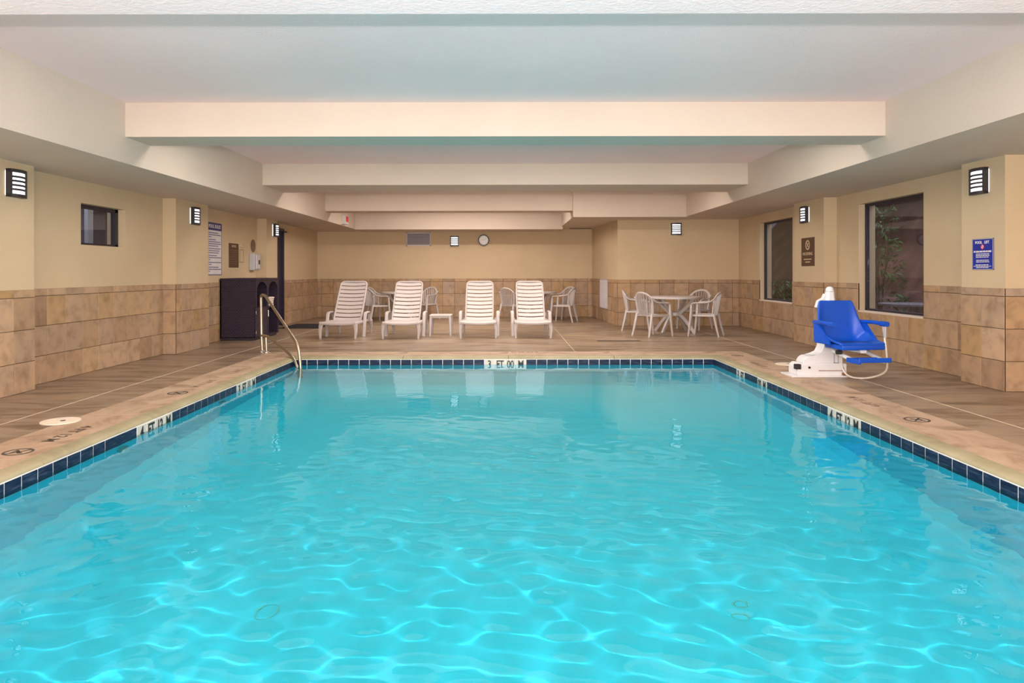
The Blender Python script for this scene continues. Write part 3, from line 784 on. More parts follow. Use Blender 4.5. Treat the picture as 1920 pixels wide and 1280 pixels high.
# pool rules
t = sign('pool_rules_sign', 'tall white pool rules board with a navy header', (XL, 12.41, 1.655), R(90), 0.58, 0.93, 'sign_white', 'sign_navy', 0.012)
bm = BM(); box(bm, -.29, .29, -.0115, -.006, .33, .465); obj('header', bm, M['sign_navy'], t)
for wd_, xx in (('POOL', -.15), ('RULES', .115)): b = text_bm(wd_, .088, .0012, bold=.002); move(b, (xx, -.0122, .397)); obj('lettering', b, M['sign_white'], t)
rr = random.Random(9); rows = []; z = .285
for n_, seg in enumerate((.40, .52, .12, .30, .50, .52, .40, .50, .46, .42, .34, .52, .06, .52, .11, .42, .52, .05)):
    rows.append((-.26, -.26 + seg, z, .017)); z -= (.037 if n_ not in (2, 6, 9, 12, 14) else .048)
lines(t, rows, 'text_blue')
# brown board
t = sign('notice_sign', 'square brown notice board between the rules board and the grey wall box', (XL, 13.28, 1.56), R(90), .47, .46, 'sign_brown')
letters(t, 'SPA RULES' if False else 'NOTICE', 0, .175, .06, 'sign_cream')
lines(t, [(-.19, .19, .10 - .043 * k, .011) for k in range(7)], 'sign_brown_pale')
t = sign('framed_notice', 'small cream framed card beside the brown notice board', (XL, 13.67, 1.56), R(90), .20, .25, 'sign_cream', 'sign_brown_pale', .008)
t = thing('thermostat', 'small cream thermostat above the framed card', 'thermostat', (XL, 13.67, 1.77), R(90))
bm = BM(); box(bm, -.06, .06, -.025, 0, -.04, .04, .005); obj('case', bm, M['sign_cream'], t)
bm = BM(); box(bm, -.03, .03, -.027, -.024, -.005, .022); obj('display', bm, M['grey_edge'], t)
t = thing('round_sign', 'round brown sign above the grey wall box', 'sign', (XL, 14.30, 1.78), R(90))
bm = BM(); cyl(bm, (0, -.005, 0), .13, .010, 32, 'y'); obj('disc', bm, M['sign_brown_pale'], t)
lines(t, [(-.07, .07, .03, .014), (-.08, .08, -.0, .014), (-.06, .06, -.03, .014)], 'sign_cream')
t = thing('wall_box', 'pale grey wall box with a dark slot under the round sign', 'dispenser', (XL, 14.22, 1.45), R(90))
bm = BM(); box(bm, -.13, .13, -.11, 0, -.17, .17, .012); obj('case', bm, M['wallbox'], t)
bm = BM(); box(bm, -.11, .11, -.145, -.108, -.15, .15, .014); c_ = obj('cover', bm, M['vent_white'], t)
bm = BM(); box(bm, .0, .08, -.149, -.144, -.05, .04, .001); obj('slot', bm, M['dark_metal'], c_)
# no diving
t = sign('no_diving_sign', 'brown no diving sign on the pilaster between the large windows', (PR, 11.78, 1.57), R(-90), .50, .48, 'sign_brown')
bm = BM(); annulus(bm, (0, -.0092, .115), .062, .082, .003, axis='y')
box(bm, -.07, .07, -.0108, -.0078, -.007, .007, mtx=Matrix.Translation((0, 0, .115)) @ Matrix.Rotation(R(45), 4, 'Y'))
cyl(bm, (.022, -.0092, .138), .012, .003, 10, 'y'); box(bm, -.035, .02, -.0105, -.008, -.008, .008, mtx=Matrix.Translation((0, 0, .115)) @ Matrix.Rotation(R(-50), 4, 'Y'))
obj('pictogram', bm, M['sign_cream'], t)
letters(t, 'NO', -.135, -.035, .075, 'sign_cream'); letters(t, 'DIVING', .065, -.035, .075, 'sign_cream'); lines(t, [(-.15, .14, -.125, .018), (-.09, .09, -.172, .018)], 'sign_cream')
# pool lift
t = sign('pool_lift_sign', 'blue pool lift sign with white text on the near pilaster', (PR, 7.465, 1.42), R(-90), .33, .335, 'sign_blue', 'grey_edge', .009)
letters(t, 'POOL', -.062, .125, .042, 'sign_white', bold=.0012); letters(t, 'LIFT', .066, .125, .042, 'sign_white', bold=.0012)
bm = BM(); cyl(bm, (0, -.0085, .078), .024, .002, 20, 'y'); obj('symbol_disc', bm, M['sign_white'], t)
bm = BM(); annulus(bm, (0, -.0100, .078), .019, .026, .002, 20, 'y'); box(bm, -.02, .02, -.011, -.009, -.003, .003, mtx=Matrix.Translation((0, 0, .078)) @ Matrix.Rotation(R(45), 4, 'Y')); obj('prohibition_ring', bm, M['sign_red'], t)
lines(t, [(-.14, .14, .028, .018)] + [(-.105, .105, .002 - .017 * k, .009) for k in range(3)] + [(-.10, .10, -.066 - .017 * k, .009) for k in range(2)] + [(-.11, .10, -.115, .009), (-.14, .135, -.13, .006), (-.10, .10, -.142, .009)], 'sign_white')

# ---------------------------------------------------------------- far wall: vent, clock; exit sign; corner grille
def grille(name, lb, loc, rz, w_, h_, n, m, vertical=False, fr=.03):
    t = thing(name, lb, 'vent', loc, rz)
    bm = BM()
    for a0, a1, b0, b1 in ((-w_ / 2, w_ / 2, h_ / 2 - fr, h_ / 2), (-w_ / 2, w_ / 2, -h_ / 2, -h_ / 2 + fr), (-w_ / 2, -w_ / 2 + fr, -h_ / 2, h_ / 2), (w_ / 2 - fr, w_ / 2, -h_ / 2, h_ / 2)):
        box(bm, a0, a1, -.016, 0, b0, b1, .002)
    obj('frame', bm, M['vent_white'], t)
    bm = BM(); box(bm, -w_ / 2 + fr, w_ / 2 - fr, -.003, 0, -h_ / 2 + fr, h_ / 2 - fr); obj('backing', bm, M['vent_dark'], t)
    me = None
    for k in range(n):
        if vertical:
            p = -w_ / 2 + fr + (w_ - 2 * fr) * (k + .5) / n; bb = (w_ - 2 * fr) / n * .42
            if me is None:
                bm = BM(); box(bm, -bb, bb, -.002, .002, -h_ / 2 + fr, h_ / 2 - fr, mtx=Matrix.Rotation(R(25), 4, 'Z')); me = to_mesh('louvre', bm, M[m])
            obj('louvre', me, None, t, loc=(p, -.010, 0))
        else:
            p = -h_ / 2 + fr + (h_ - 2 * fr) * (k + .5) / n; bb = (h_ - 2 * fr) / n * .45
            if me is None:
                bm = BM(); box(bm, -w_ / 2 + fr, w_ / 2 - fr, -.0015, .0015, -bb, bb, mtx=Matrix.Rotation(R(-28), 4, 'X')); me = to_mesh('louvre', bm, M[m])
            obj('louvre', me, None, t, loc=(0, -.010, p))
grille('air_vent', 'grey louvred air vent high on the far wall', (-2.385, YB, 2.148), 0, .68, .375, 8, 'vent')
ub = (Vector(BX0) - Vector(BX1)).normalized(); pg = Vector(BX1) + ub * 1.75
grille('wall_grille', 'white tall grille in the tiled side of the corner wall', (pg.x - .011, pg.y, .69), math.atan2(ub.y, ub.x), .92, .74, 11, 'vent_white', True)
t = thing('wall_clock', 'round clock with dark rim and pale face on the far wall', 'clock', ((907 - 947) * YB / 1305, YB, 2.115))
bm = BM(); annulus(bm, (0, -.022, 0), .128, .158, .044, 36, 'y'); obj('rim', bm, M['dark_metal'], t)
bm = BM(); cyl(bm, (0, -.012, 0), .13, .020, 36, 'y'); fc = obj('face', bm, M['clock_face'], t)
for k in range(12):
    bm = BM(); box(bm, -.003, .003, -.0235, -.0215, .105, .12, mtx=Matrix.Rotation(R(30 * k), 4, 'Y')); obj('hour_mark', bm, M['letter'], fc)
for a_, l_, nm in ((300, .065, 'hour_hand'), (60, .095, 'minute_hand')):
    bm = BM(); box(bm, -.003, .003, -.026, -.024, -.012, l_, mtx=Matrix.Rotation(R(a_), 4, 'Y')); obj(nm, bm, M['grey_edge'], fc)
t = thing('exit_sign', 'small white sign with red side on the soffit above the lounge chairs', 'sign', (SL, 16.75, 2.50), R(90))
bm = BM(); box(bm, -.14, .14, -.10, 0, -.11, .10, .006); obj('case', bm, M['sign_white'], t)
bm = BM(); box(bm, -.12, .12, -.104, -.099, -.05, .08); obj('face', bm, M['sign_red'], t)
bm = BM(); box(bm, -.30, .30, -.035, .035, -.015, .0, .003)
tag(obj('ceiling_slot', bm, M['vent_dark'], loc=(2.05, 18.85, 2.4201)), 'dark slot diffuser under the bulkhead in front of the far wall', 'vent')

# ---------------------------------------------------------------- sun loungers
def lounger0(back_deg=52):
    m = M['white_plastic']; t = thing('sun_lounger', 'x', 'lounger', group='white sun loungers on the far deck')
    seat_z = .30; hy_ = .70; zl = .98
    for sx in (-1, 1):
        bm = BM(); sweep(bm, [(sx * .315, 0.0, seat_z - .02), (sx * .315, 1.35, seat_z - .02)], rect(.05, .055, .012)); obj('side_rail', bm, m, t)
        for nm, ya, yb, w0 in (('leg', .06, .03, 1.0), ('leg', 1.28, 1.34, 1.0)):
            bm = BM(); sweep(bm, [(sx * .32, ya, seat_z - .03), (sx * .335, (ya + yb) / 2, .15), (sx * .325, yb, 0.0)], rect(.065, .07, .015), scales=[1.15, .85, .5]); obj(nm, bm, m, t)
        bm = BM(); sweep(bm, round_corners([(sx * .36, .55, 0.0), (sx * .365, .60, .27), (sx * .365, .66, .45), (sx * .365, .98, .455), (sx * .35, 1.05, .27)], .06),
                         rect(.035, .065, .012)); obj('armrest', bm, m, t)
    bm = BM(); sweep(bm, smooth_path([(-.33, .0, seat_z), (-.17, -.01, seat_z - .015), (0, -.015, seat_z - .02), (.17, -.01, seat_z - .015), (.33, 0, seat_z)]), rect(.05, .05, .012)); obj('front_rail', bm, m, t)
    # seat slats
    def slat(bm, wd, depth, dip):
        sweep(bm, [(-wd / 2 + wd * i / 8, 0, -dip * math.sin(PI * i / 8)) for i in range(9)], rect(depth, .012, .003))
    bm = BM(); slat(bm, .60, .086, .018); sm_ = to_mesh('slat', bm, m)
    for k in range(6): obj('slat', sm_, None, t, loc=(0, .09 + k * .107, seat_z + .008))
    # backrest: rails, head board and slats on one slope
    br = obj('backrest', (lambda bm: (sweep(bm, round_corners([(-.265, 0, 0), (-.268, .6, 0), (-.262, .90, 0), (-.215, .945, 0), (.215, .945, 0), (.262, .90, 0), (.268, .6, 0), (.265, 0, 0)], .05), rect(.03, .055, .010)), bm)[1])(BM()), m, t,
             loc=(0, hy_, seat_z - .01), rot=(R(back_deg), 0, 0))
    bm = BM(); sweep(bm, [(-.25 + .5 * i / 8, 0, -.022 * math.sin(PI * i / 8)) for i in range(9)], rect(.073, .012, .003)); sb_ = to_mesh('slat', bm, m)
    for k in range(10): obj('slat', sb_, None, br, loc=(0, .045 + k * .0945, .006))
    return t
lg = lounger0()
lab = ['white slatted sun lounger nearest the door mat, first from the towel cabinet', 'white slatted sun lounger in front of the left rear table, just before the little side table', 'white slatted sun lounger just past the little side table', 'white slatted sun lounger in front of the rear table, farthest from the towel cabinet']
lab[1] = 'white slatted sun lounger second from the towel cabinet, beside the little side table'
lab[2] = 'white slatted sun lounger on its own between the little side table and the last lounger'
lspots = [(-3.10, 12.85, R(-2)), (-1.935, 12.85, R(0)), (-.50, 12.92, R(0.5)), (.525, 12.92, R(1.5))]
for i, (x, y, rz) in enumerate(lspots):
    if i == 0: lg.location = (x, y, 0); lg.rotation_euler = (0, 0, rz); lg['label'] = lab[0]
    else: dup(lg, (x, y, 0), rz, lab[i])
for ch in lg.children:
    if ch.name.startswith('backrest'): ch.rotation_euler = (R(52.5), 0, 0)
t = thing('side_table', 'low white plastic side table between two sun loungers', 'table', (-1.26, 13.72, 0))
bm = BM(); box(bm, -.215, .215, -.215, .215, .375, .405, .008); obj('tabletop', bm, M['white_plastic'], t)
bm = BM()
for sx in (-1, 1): box(bm, sx * .185, sx * .20, -.2, .2, .345, .376); box(bm, -.2, .2, sx * .185, sx * .20, .345, .376)
obj('apron', bm, M['white_plastic'], t)
for sx in (-1, 1):
    for sy in (-1, 1): bm = BM(); sweep(bm, [(sx * .185, sy * .185, .376), (sx * .20, sy * .20, 0)], rect(.05, .05, .012), scales=[1.1, .7]); obj('leg', bm, M['white_plastic'], t)

# ---------------------------------------------------------------- resin armchairs and round tables
def chair0():
    m = M['white_plastic']; t = thing('garden_chair', 'x', 'chair', group='white resin armchairs')
    # seat: dished plate
    bm = BM(); n = 8; top = []; bot = []
    for j in range(n + 1):
        y = -.23 + .44 * j / n; wd = .25 - .035 * j / n; r1, r2 = [], []
        for i in range(n + 1):
            x = -wd + 2 * wd * i / n; z = .425 - .018 * math.sin(PI * i / n) * math.sin(PI * min(1, (j + 1) / n)) - (.03 if j == 0 else 0) - .02 * j / n
            r1.append(bm.verts.new((x, y, z))); r2.append(bm.verts.new((x, y, z - .012)))
        top.append(r1); bot.append(r2)
    for j in range(n):
        for i in range(n):
            bm.faces.new((top[j][i], top[j][i + 1], top[j + 1][i + 1], top[j + 1][i])); bm.faces.new((bot[j][i], bot[j + 1][i], bot[j + 1][i + 1], bot[j][i + 1]))
    for j in range(n):
        bm.faces.new((top[j][0], top[j + 1][0], bot[j + 1][0], bot[j][0])); bm.faces.new((top[j][n], bot[j][n], bot[j + 1][n], top[j + 1][n]))
    for i in range(n):
        bm.faces.new((top[0][i], bot[0][i], bot[0][i + 1], top[0][i + 1])); bm.faces.new((top[n][i], top[n][i + 1], bot[n][i + 1], bot[n][i]))
    for sx in (-1, 1): box(bm, sx * .245, sx * .225, -.23, .2, .385, .42, .004)
    obj('seat', bm, m, t, smooth=True)
    # curved back hoop
    def bp(a, z): # point on the back shell: a in -1..1
        k = (z - .40) / .44
        return Vector((a * (.205 + .045 * k), .205 + .085 * k - .055 * a * a * (0.6 + .6 * k), z))
    bm = BM(); pts = [bp(-1, .42), bp(-1, .60)] + [bp(-math.cos(th), .66 + .175 * math.sin(th)) for th in [PI * i / 12 for i in range(1, 12)]] + [bp(1, .60), bp(1, .42)]
    sweep(bm, pts, rect(.028, .045, .008)); obj('back_frame', bm, m, t, smooth=True)
    bm = BM()
    for k in range(7):
        a = -.78 + 1.56 * k / 6; zt = .66 + .165 * math.sqrt(max(0, 1 - a * a))
        sweep(bm, [bp(a * .92, .405), bp(a * .97, .56), bp(a, zt)], rect(.034, .009, .002))
    obj('back_slats', bm, m, t)
    for sx in (-1, 1):
        bm = BM(); sweep(bm, smooth_path([(sx * .262, -.21, .60), (sx * .275, -.16, .638), (sx * .275, 0, .645), (sx * .262, .14, .665), (sx * .235, .235, .74)], 5), rect(.05, .022, .008)); obj('armrest', bm, m, t, smooth=True)
        bm = BM(); sweep(bm, [(sx * .262, -.205, .61), (sx * .258, -.215, .42), (sx * .262, -.24, .2), (sx * .27, -.265, 0)], rect(.05, .055, .014), scales=[.75, 1.0, .85, .6]); obj('leg', bm, m, t)
        bm = BM(); sweep(bm, [(sx * .21, .20, .44), (sx * .225, .25, .2), (sx * .24, .30, 0)], rect(.05, .055, .014), scales=[1.0, .85, .6]); obj('leg', bm, m, t)
    return t
ch0 = chair0()
# (x, y, direction the sitter faces in degrees from +x, label)
cspots = [(2.84, 13.42, 30, 'white resin armchair seen from behind at the near pool side of the corner table'),
          (2.78, 14.72, -12, 'white resin armchair at the corner table, half hidden behind the near armchair by the grille'),
          (3.86, 13.42, 152, 'white resin armchair at the near window side of the corner table'),
          (4.10, 15.05, 222, 'white resin armchair facing the pool from behind the corner table'),
          (-3.22, 17.35, 40, 'white resin armchair at the rear table behind the first lounger, nearest the camera'),
          (-3.30, 18.30, -10, 'white resin armchair against the far wall at the rear table behind the first lounger'),
          (-2.10, 18.20, 235, 'white resin armchair behind the second lounger, showing its back rim'),
          (.20, 17.40, 45, 'white resin armchair at the rear table behind the last lounger, on the clock side'),
          (1.44, 17.25, 160, 'white resin armchair with its arm showing at the rear table behind the last lounger'),
          (1.52, 18.35, 215, 'white resin armchair against the far wall at the rear table behind the last lounger')]
for i, (x, y, dg_, lb) in enumerate(cspots):
    rz = R(dg_ + 90)          # local facing is -y
    if i == 0: ch0.location = (x, y, 0); ch0.rotation_euler = (0, 0, rz); ch0['label'] = lb
    else: dup(ch0, (x, y, 0), rz, lb)
def table0():
    m = M['white_plastic']; t = thing('round_table', 'x', 'table', group='round white resin tables')
    bm = BM(); prof = [(0, .735), (.50, .735), (.53, .728), (.535, .715), (.53, .69), (.515, .69), (.515, .715), (0, .715)]; n = 40; rings = []
    for r_, z in prof: rings.append([bm.verts.new((r_ * math.cos(2 * PI * i / n), r_ * math.sin(2 * PI * i / n), z)) for i in range(n)] if r_ > 0 else [bm.verts.new((0, 0, z))])
    for a_, b_ in zip(rings, rings[1:]):
        for i in range(n):
            j = (i + 1) % n
            if len(a_) == 1: bm.faces.new((a_[0], b_[i], b_[j]))
            elif len(b_) == 1: bm.faces.new((a_[i], a_[j], b_[0]))
            else: bm.faces.new((a_[i], a_[j], b_[j], b_[i]))
    obj('tabletop', bm, m, t, smooth=True)
    for k in range(4):
        a_ = R(45 + 90 * k); ca, sa = math.cos(a_), math.sin(a_)
        P = smooth_path([(.44, 0, .70), (.32, 0, .56), (.16, 0, .42), (.10, 0, .37), (.18, 0, .32), (.30, 0, .20), (.46, 0, 0.0)], 4)
        bm = BM(); sweep(bm, [(p[0] * ca, p[0] * sa, p[2]) for p in P], rect(.045, .07, .01)); obj('leg', bm, m, t)
    bm = BM(); cyl(bm, (0, 0, .375), .115, .07, 20); obj('hub', bm, m, t)
    return t
tb = table0()
tspots = [(3.47, 14.25, 'round white resin table in the corner by the large windows'), (-2.66, 17.85, 'round white resin table behind the first two sun loungers'), (.80, 17.95, 'round white resin table behind the last sun lounger')]
for i, (x, y, lb) in enumerate(tspots):
    if i == 0: tb.location = (x, y, 0); tb['label'] = lb
    else: dup(tb, (x, y, 0), 0.0, lb)

# ---------------------------------------------------------------- towel cabinet by the door
def cabinet():
    x0, x1, y0, y1, hh = XL + .02, -4.51, 12.60, 13.86, 1.13
    t = thing('towel_cabinet', 'dark purple wicker towel cabinet with two arched openings', 'cabinet', ((x0 + x1) / 2, (y0 + y1) / 2, 0), R(90))
    W_, D_ = (y1 - y0), (x1 - x0)     # local: x along the wall, -y to the room
    bm = BM()
    for a0, a1 in ((-W_ / 2, -W_ / 2 + .03), (-.015, .015), (W_ / 2 - .03, W_ / 2)): box(bm, a0, a1, -D_ / 2 + .03, D_ / 2, .05, hh - .04)
    box(bm, -W_ / 2, W_ / 2, D_ / 2 - .02, D_ / 2, .05, hh - .04); box(bm, -W_ / 2, W_ / 2, -D_ / 2 + .03, D_ / 2, .03, .06)
    obj('body', bm, M['wicker'], t)
    bm = BM(); box(bm, -W_ / 2 - .012, W_ / 2 + .012, -D_ / 2 - .012, D_ / 2, hh - .04, hh, .006); obj('top', bm, M['wicker'], t)
    bm = BM(); box(bm, -W_ / 2 + .02, W_ / 2 - .02, -D_ / 2 + .04, D_ / 2 - .01, 0, .04); obj('plinth', bm, M['black'], t)
    # front panel with two arches
    bm = BM(); yf0, yf1 = -D_ / 2, -D_ / 2 + .03
    def arch_panel(cx, hw, za, ztop, zbot):
        ha = hw - .05; n = 12
        pts = [(cx - hw, zbot), (cx - ha, zbot), (cx - ha, za)] + [(cx - ha * math.cos(PI * i / n), za + ha * .62 * math.sin(PI * i / n)) for i in range(1, n)] + [(cx + ha, za), (cx + ha, zbot), (cx + hw, zbot), (cx + hw, ztop), (cx - hw, ztop)]
        A = [bm.verts.new((x, yf0, z)) for x, z in pts]; B = [bm.verts.new((x, yf1, z)) for x, z in pts]
        m_ = len(pts)
        for V_, flip in ((A, False), (B, True)):
            # split into strips: left stile, right stile, arch spandrels
            q = lambda *ix: bm.faces.new([V_[i] for i in (ix if not flip else ix[::-1])])
            q(0, 1, 2, m_ - 1)
            for i in range(2, 2 + n // 2): q(i, i + 1, m_ - 1)
            top = 2 + n // 2; q(top, m_ - 2, m_ - 1)
            for i in range(top, 2 + n): q(i, i + 1, m_ - 2)
            q(2 + n, 3 + n, 4 + n, m_ - 2)
        for i in range(m_): bm.faces.new((A[i], A[(i + 1) % m_], B[(i + 1) % m_], B[i]))
    arch_panel(-W_ / 4, W_ / 4, .90, hh - .04, .60); arch_panel(W_ / 4, W_ / 4, .90, hh - .04, .05)
    obj('arched_front', bm, M['wicker'], t)
    bm = BM(); box(bm, -W_ / 2 + .01, -.012, yf0 + .002, yf1, .06, .595, .004); dr = obj('door', bm, M['wicker'], t)
    bm = BM(); sweep(bm, round_corners([(-.06, yf0 + .002, .40), (-.06, yf0 - .03, .40), (-.06, yf0 - .03, .52), (-.06, yf0 + .002, .52)], .02), circ(.007, 8)); obj('handle', bm, M['chrome'], dr)
    bm = BM(); box(bm, -W_ / 2 + .004, -W_ / 2 + .016, yf0 - .004, yf0 + .004, .12, .18); box(bm, -W_ / 2 + .004, -W_ / 2 + .016, yf0 - .004, yf0 + .004, .48, .54); obj('hinge', bm, M['chrome'], dr)
    bm = BM(); box(bm, -W_ / 2 + .03, W_ / 2 - .03, -D_ / 2 + .03, D_ / 2 - .02, .565, .585); obj('shelf', bm, M['wicker'], t)
    cx, cy_ = (x0 + x1) / 2, (y0 + y1) / 2
    for k in range(4):
        z = .5855 + .044 * k
        bm = BM(); box(bm, -.20, .20, -.24, .24, 0, .042, .016)
        o = obj('folded_towel', bm, M['towel'], loc=(cx + .06 + random.uniform(-.01, .01), cy_ + W_ / 4 + random.uniform(-.01, .01), z), rot=(0, 0, random.uniform(-.04, .04)), smooth=True)
        tag(o, ('lowest', 'second lowest', 'third lowest', 'topmost')[k] + ' folded white towel in the stack inside the towel cabinet', 'towel', 'folded towels in the towel cabinet')
cabinet()
t = thing('door_mat', 'dark rectangular mat lying in front of the dark door', 'mat', (-4.55, 15.98, 0))
bm = BM(); box(bm, -.42, .42, -.62, .62, 0, .012, .004); obj('pile', bm, M['mat'], t)
bm = BM()
for a0, a1, b0, b1 in ((-.45, .45, -.65, -.61), (-.45, .45, .61, .65), (-.45, -.41, -.65, .65), (.41, .45, -.65, .65)): box(bm, a0, a1, b0, b1, 0, .008)
obj('rubber_edge', bm, M['black'], t)

# ---------------------------------------------------------------- pool handrail
t = thing('pool_handrail', 'bent stainless steel handrail leading into the pool corner', 'handrail', (0, 0, 0))
A0 = Vector((-3.80, 10.89, 0)); dv = Vector((.85, -.95, 0)).normalized()
def rp(s, z): p = A0 + dv * s; return (p.x, p.y, z)
bm = BM(); sweep(bm, round_corners([rp(0, 0), rp(-.03, .25), rp(-.05, .885), rp(.10, .885), rp(1.25, .20), rp(1.34, -.08), rp(1.35, -1.0)], .16, 8), circ(.0215, 12)); obj('upper_rail', bm, M['steel'], t, smooth=True)
bm = BM(); sweep(bm, round_corners([rp(-.03, .25), rp(.24, .25), rp(1.09, .012), rp(1.26, -.16), rp(1.29, -1.0)], .14, 8), circ(.0215, 12)); obj('lower_rail', bm, M['steel'], t, smooth=True)
bm = BM(); sweep(bm, [rp(.16, 0), rp(.14, .25)], circ(.019, 12)); obj('post', bm, M['steel'], t, smooth=True)
for s in (0, .16):
    bm = BM(); cyl(bm, (*rp(s, 0)[:2], .006), .055, .012, 24); cyl(bm, (*rp(s, 0)[:2], .016), .04, .012, 24, r2=.03); obj('floor_flange', bm, M['chrome'], t)

# ---------------------------------------------------------------- pool lift
def pool_lift():
    t = thing('pool_lift', 'white pool lift with a blue moulded seat on the deck', 'pool lift', (3.87, 8.30, 0))
    wm = M['white_metal']; bl = M['blue_plastic']
    bm = BM(); box(bm, -.52, .18, -.17, .17, 0, .018, .004); obj('base_plate', bm, wm, t)
    bm = BM(); quad = [(-.44, .018), (.14, .018), (.14, .155), (-.40, .155), (-.44, .12)]
    A = [bm.verts.new((x, -.13, z)) for x, z in quad]; B = [bm.verts.new((x, .13, z)) for x, z in quad]
    bm.faces.new(A); bm.faces.new(B[::-1])
    for i in range(5): bm.faces.new((A[i], A[(i + 1) % 5], B[(i + 1) % 5], B[i]))
    bmesh.ops.bevel(bm, geom=list(bm.edges), offset=.008, segments=2, affect='EDGES'); bs = obj('base_frame', bm, wm, t)
    bm = BM(); box(bm, -.47, -.40, -.145, -.09, .09, .15, .006); obj('battery_cap', bm, M['black'], bs)
    bm = BM(); cyl(bm, (-.30, -.133, .11), .014, .008, 14, 'y'); obj('bolt', bm, M['black'], bs)
    bm = BM(); box(bm, -.19, .12, -.1335, -.129, .068, .076); obj('seam', bm, M['rust'], bs)
    bm = BM(); cyl(bm, (.09, -.133, .10), .016, .008, 14, 'y'); box(bm, .08, .16, -.15, -.12, .019, .05, .01); obj('rust_patch', bm, M['rust'], bs)
    # cowl
    out = [(-.37, .155), (-.35, .20), (-.31, .235), (-.19, .25), (-.13, .28), (-.105, .34), (-.08, .52), (-.07, .80), (-.05, .84), (.05, .84), (.11, .80), (.11, .155)]
    bm = BM(); A = [bm.verts.new((x, -.10, z)) for x, z in out]; B = [bm.verts.new((x, .10, z)) for x, z in out]; n = len(out)
    bm.faces.new(A); bm.faces.new(B[::-1])
    for i in range(n): bm.faces.new((A[i], A[(i + 1) % n], B[(i + 1) % n], B[i]))
    bmesh.ops.bevel(bm, geom=list(bm.edges), offset=.01, segments=2, affect='EDGES'); cw = obj('cowl', bm, wm, t)
    bm = BM()
    for a0, a1, b0, b1 in ((.0, .055, .155, .165), (.0, .055, .39, .40), (.0, .008, .155, .40), (.047, .055, .155, .40)): box(bm, a0, a1, -.106, -.10, b0, b1)
    obj('panel_outline', bm, M['grey_edge'], cw)
    bm = BM(); sweep(bm, [(0.0, 0, .80), (0.0, 0, .93), (0.0, 0, 1.01)], rect(.10, .10, .025), scales=[1.5, 1.05, .9])
    obj('mast', bm, wm, t)
    bm = BM(); sweep(bm, [(-.13, 0, .80), (-.115, 0, .86), (-.06, 0, .89), (-.03, 0, .95)], rect(.05, .10, .012)); obj('mast_shoulder', bm, wm, t)
    bm = BM(); bmesh.ops.create_uvsphere(bm, u_segments=18, v_segments=10, radius=.046, matrix=Matrix.Translation((0.0, 0, 1.02)) @ Matrix.Diagonal((1.0, .95, .85, 1))); kn = obj('mast_cap', bm, wm, t, smooth=True)
    bm = BM(); cyl(bm, (0.0, 0, 1.0), .05, .008, 20); obj('cap_seam', bm, M['grey_edge'], kn)
    # ---- seat: local frame, sitter faces local -y, turned towards the window side
    Q = Matrix.Translation((.015, -.42, 0)) @ Matrix.Rotation(R(7), 4, 'Z') @ Matrix.Diagonal((1.08, 1.0, 1.0, 1.0))
    def put_q(bm): bmesh.ops.transform(bm, matrix=Q, verts=bm.verts); return bm
    # moulded bucket: cross sections from front lip, over the pan, up the back
    prof = [  # (y, z, half width, side wall height, side lean)
        (-.27, .425, .245, .00), (-.25, .445, .25, .005), (-.12, .435, .255, .03), (.02, .425, .26, .10), (.12, .425, .262, .19), (.175, .46, .262, .17),
        (.20, .54, .258, .10), (.215, .64, .245, .05), (.235, .76, .225, .025), (.25, .86, .205, .012), (.253, .90, .185, .0)]
    bm = BM(); nseg = 14; grid = []
    for k, (y, z, hw, sh) in enumerate(prof):
        row = []
        # direction of the wall rise: up for the pan, forward for the back
        tilt = min(1, max(0, (k - 3) / 3.0))
        for i in range(nseg + 1):
            u = -1 + 2 * i / nseg; x = hw * math.sin(u * PI / 2) if False else hw * u
            e_ = max(0, (abs(u) - .62) / .38) ** 1.6
            rise = sh * e_
            row.append((x, y - rise * tilt * .95, z + rise * (1 - tilt * .85)))
        grid.append(row)
    vt = [[bm.verts.new(p) for p in r] for r in grid]
    for k in range(len(prof) - 1):
        for i in range(nseg): bm.faces.new((vt[k][i], vt[k][i + 1], vt[k + 1][i + 1], vt[k + 1][i]))
    bmesh.ops.recalc_face_normals(bm, faces=bm.faces)
    me_ = bpy.data.meshes.new('seat_shell'); put_q(bm); bm.to_mesh(me_); bm.free(); me_.materials.append(bl)
    for p in me_.polygons: p.use_smooth = True
    sh_ = obj('seat_shell', me_, None, t)
    md = sh_.modifiers.new('s', 'SOLIDIFY'); md.thickness = .03; md.offset = 0
    md = sh_.modifiers.new('b', 'SUBSURF'); md.levels = 2; md.render_levels = 2
    bm = BM(); box(bm, -.235, .235, -.285, .06, .375, .432, .015); obj('seat_pan', put_q(bm), bl, t, smooth=True)
    for sx in (-1, 1):
        bm = BM(); sweep(bm, [(sx * .265, .20, .655), (sx * .285, .0, .66), (sx * .285, -.14, .655)], rect(.045, .042, .012)); ar = obj('armrest', put_q(bm), bl, t)
        bm = BM(); sweep(bm, [(sx * .285, -.13, .655), (sx * .285, -.23, .652)], rect(.06, .055, .014)); obj('grip', put_q(bm), bl, ar)
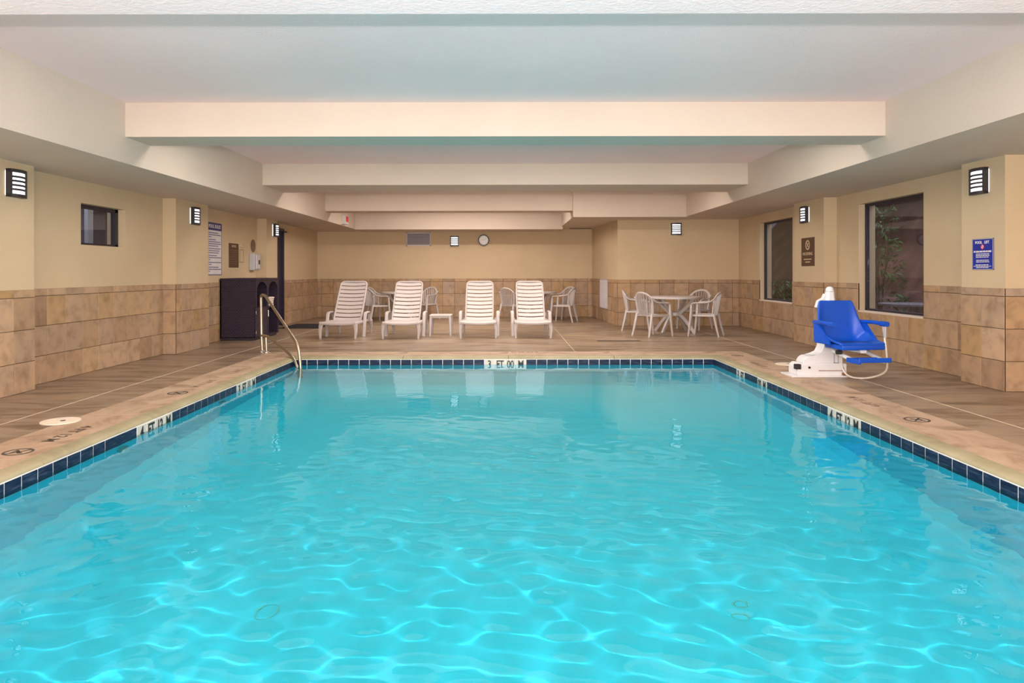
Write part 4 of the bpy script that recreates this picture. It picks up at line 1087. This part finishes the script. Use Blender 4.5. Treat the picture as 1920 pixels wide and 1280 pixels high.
    # side wing (near side) joining arm and pan
    for sx in (-1, 1):
        bm = BM(); pl = [(.19, .42), (.20, .66), (.13, .665), (.02, .56), (-.10, .455), (-.12, .42)]
        A = [bm.verts.new((sx * .255, y, z)) for y, z in pl]; B = [bm.verts.new((sx * .283, y, z)) for y, z in pl]
        bm.faces.new(A); bm.faces.new(B[::-1])
        for i in range(6): bm.faces.new((A[i], A[(i + 1) % 6], B[(i + 1) % 6], B[i]))
        bmesh.ops.recalc_face_normals(bm, faces=bm.faces); bmesh.ops.bevel(bm, geom=list(bm.edges), offset=.008, segments=2, affect='EDGES'); obj('side_wing', put_q(bm), bl, t)
    bm = BM(); sweep(bm, smooth_path([(-.20, -.05, .442), (-.10, -.10, .455), (.02, -.07, .45), (.10, -.13, .452), (.20, -.06, .446)], 4), rect(.045, .006, .002)); obj('lap_belt', put_q(bm), plain('belt_webbing', (.003, .02, .13), .7), t)
    # arm from mast under the seat, footrest
    bm = BM(); sweep(bm, [(.02, .30, .36), (.02, -.24, .36)], rect(.07, .045, .01)); put_q(bm); obj('seat_support', bm, wm, t)
    for sx in (-1, 1):
        bm = BM(); sweep(bm, [(sx * .17, .0, .345), (sx * .155, -.26, .29), (sx * .155, -.38, .262)], rect(.035, .04, .008)); obj('footrest_arm', put_q(bm), wm, t)
    bm = BM(); cyl(bm, (-.20, -.16, .345), .026, .05, 18, 'x'); obj('pivot_knob', put_q(bm), M['black'], t)
    bm = BM(); box(bm, -.17, .17, -.46, -.25, .262, .29, .008)
    for k in range(4): box(bm, -.15, .15, -.44 + .05 * k, -.43 + .05 * k, .288, .296)
    box(bm, -.175, .175, -.475, -.45, .262, .312, .008); box(bm, -.175, -.148, -.47, -.25, .245, .30, .006); obj('footrest', put_q(bm), bl, t)
    # hose and chain
    q = lambda x, y, z: Q @ Vector((x, y, z))
    bm = BM(); p = [q(.285, -.17, .62), q(.29, -.18, .50), q(.30, -.20, .30), Vector((.38, -.52, .12)), Vector((.26, -.40, .03)), Vector((.12, -.26, .02)), Vector((.08, -.15, .10)), Vector((.09, -.11, .22))]
    sweep(bm, smooth_path(p, 6), circ(.011, 8)); obj('hose', bm, M['hose'], t, smooth=True)
    bm = BM(); sweep(bm, [q(.285, -.20, .63), q(.283, -.20, .50)], circ(.016, 8)); obj('hand_control', bm, M['grey_edge'], t)
pool_lift()
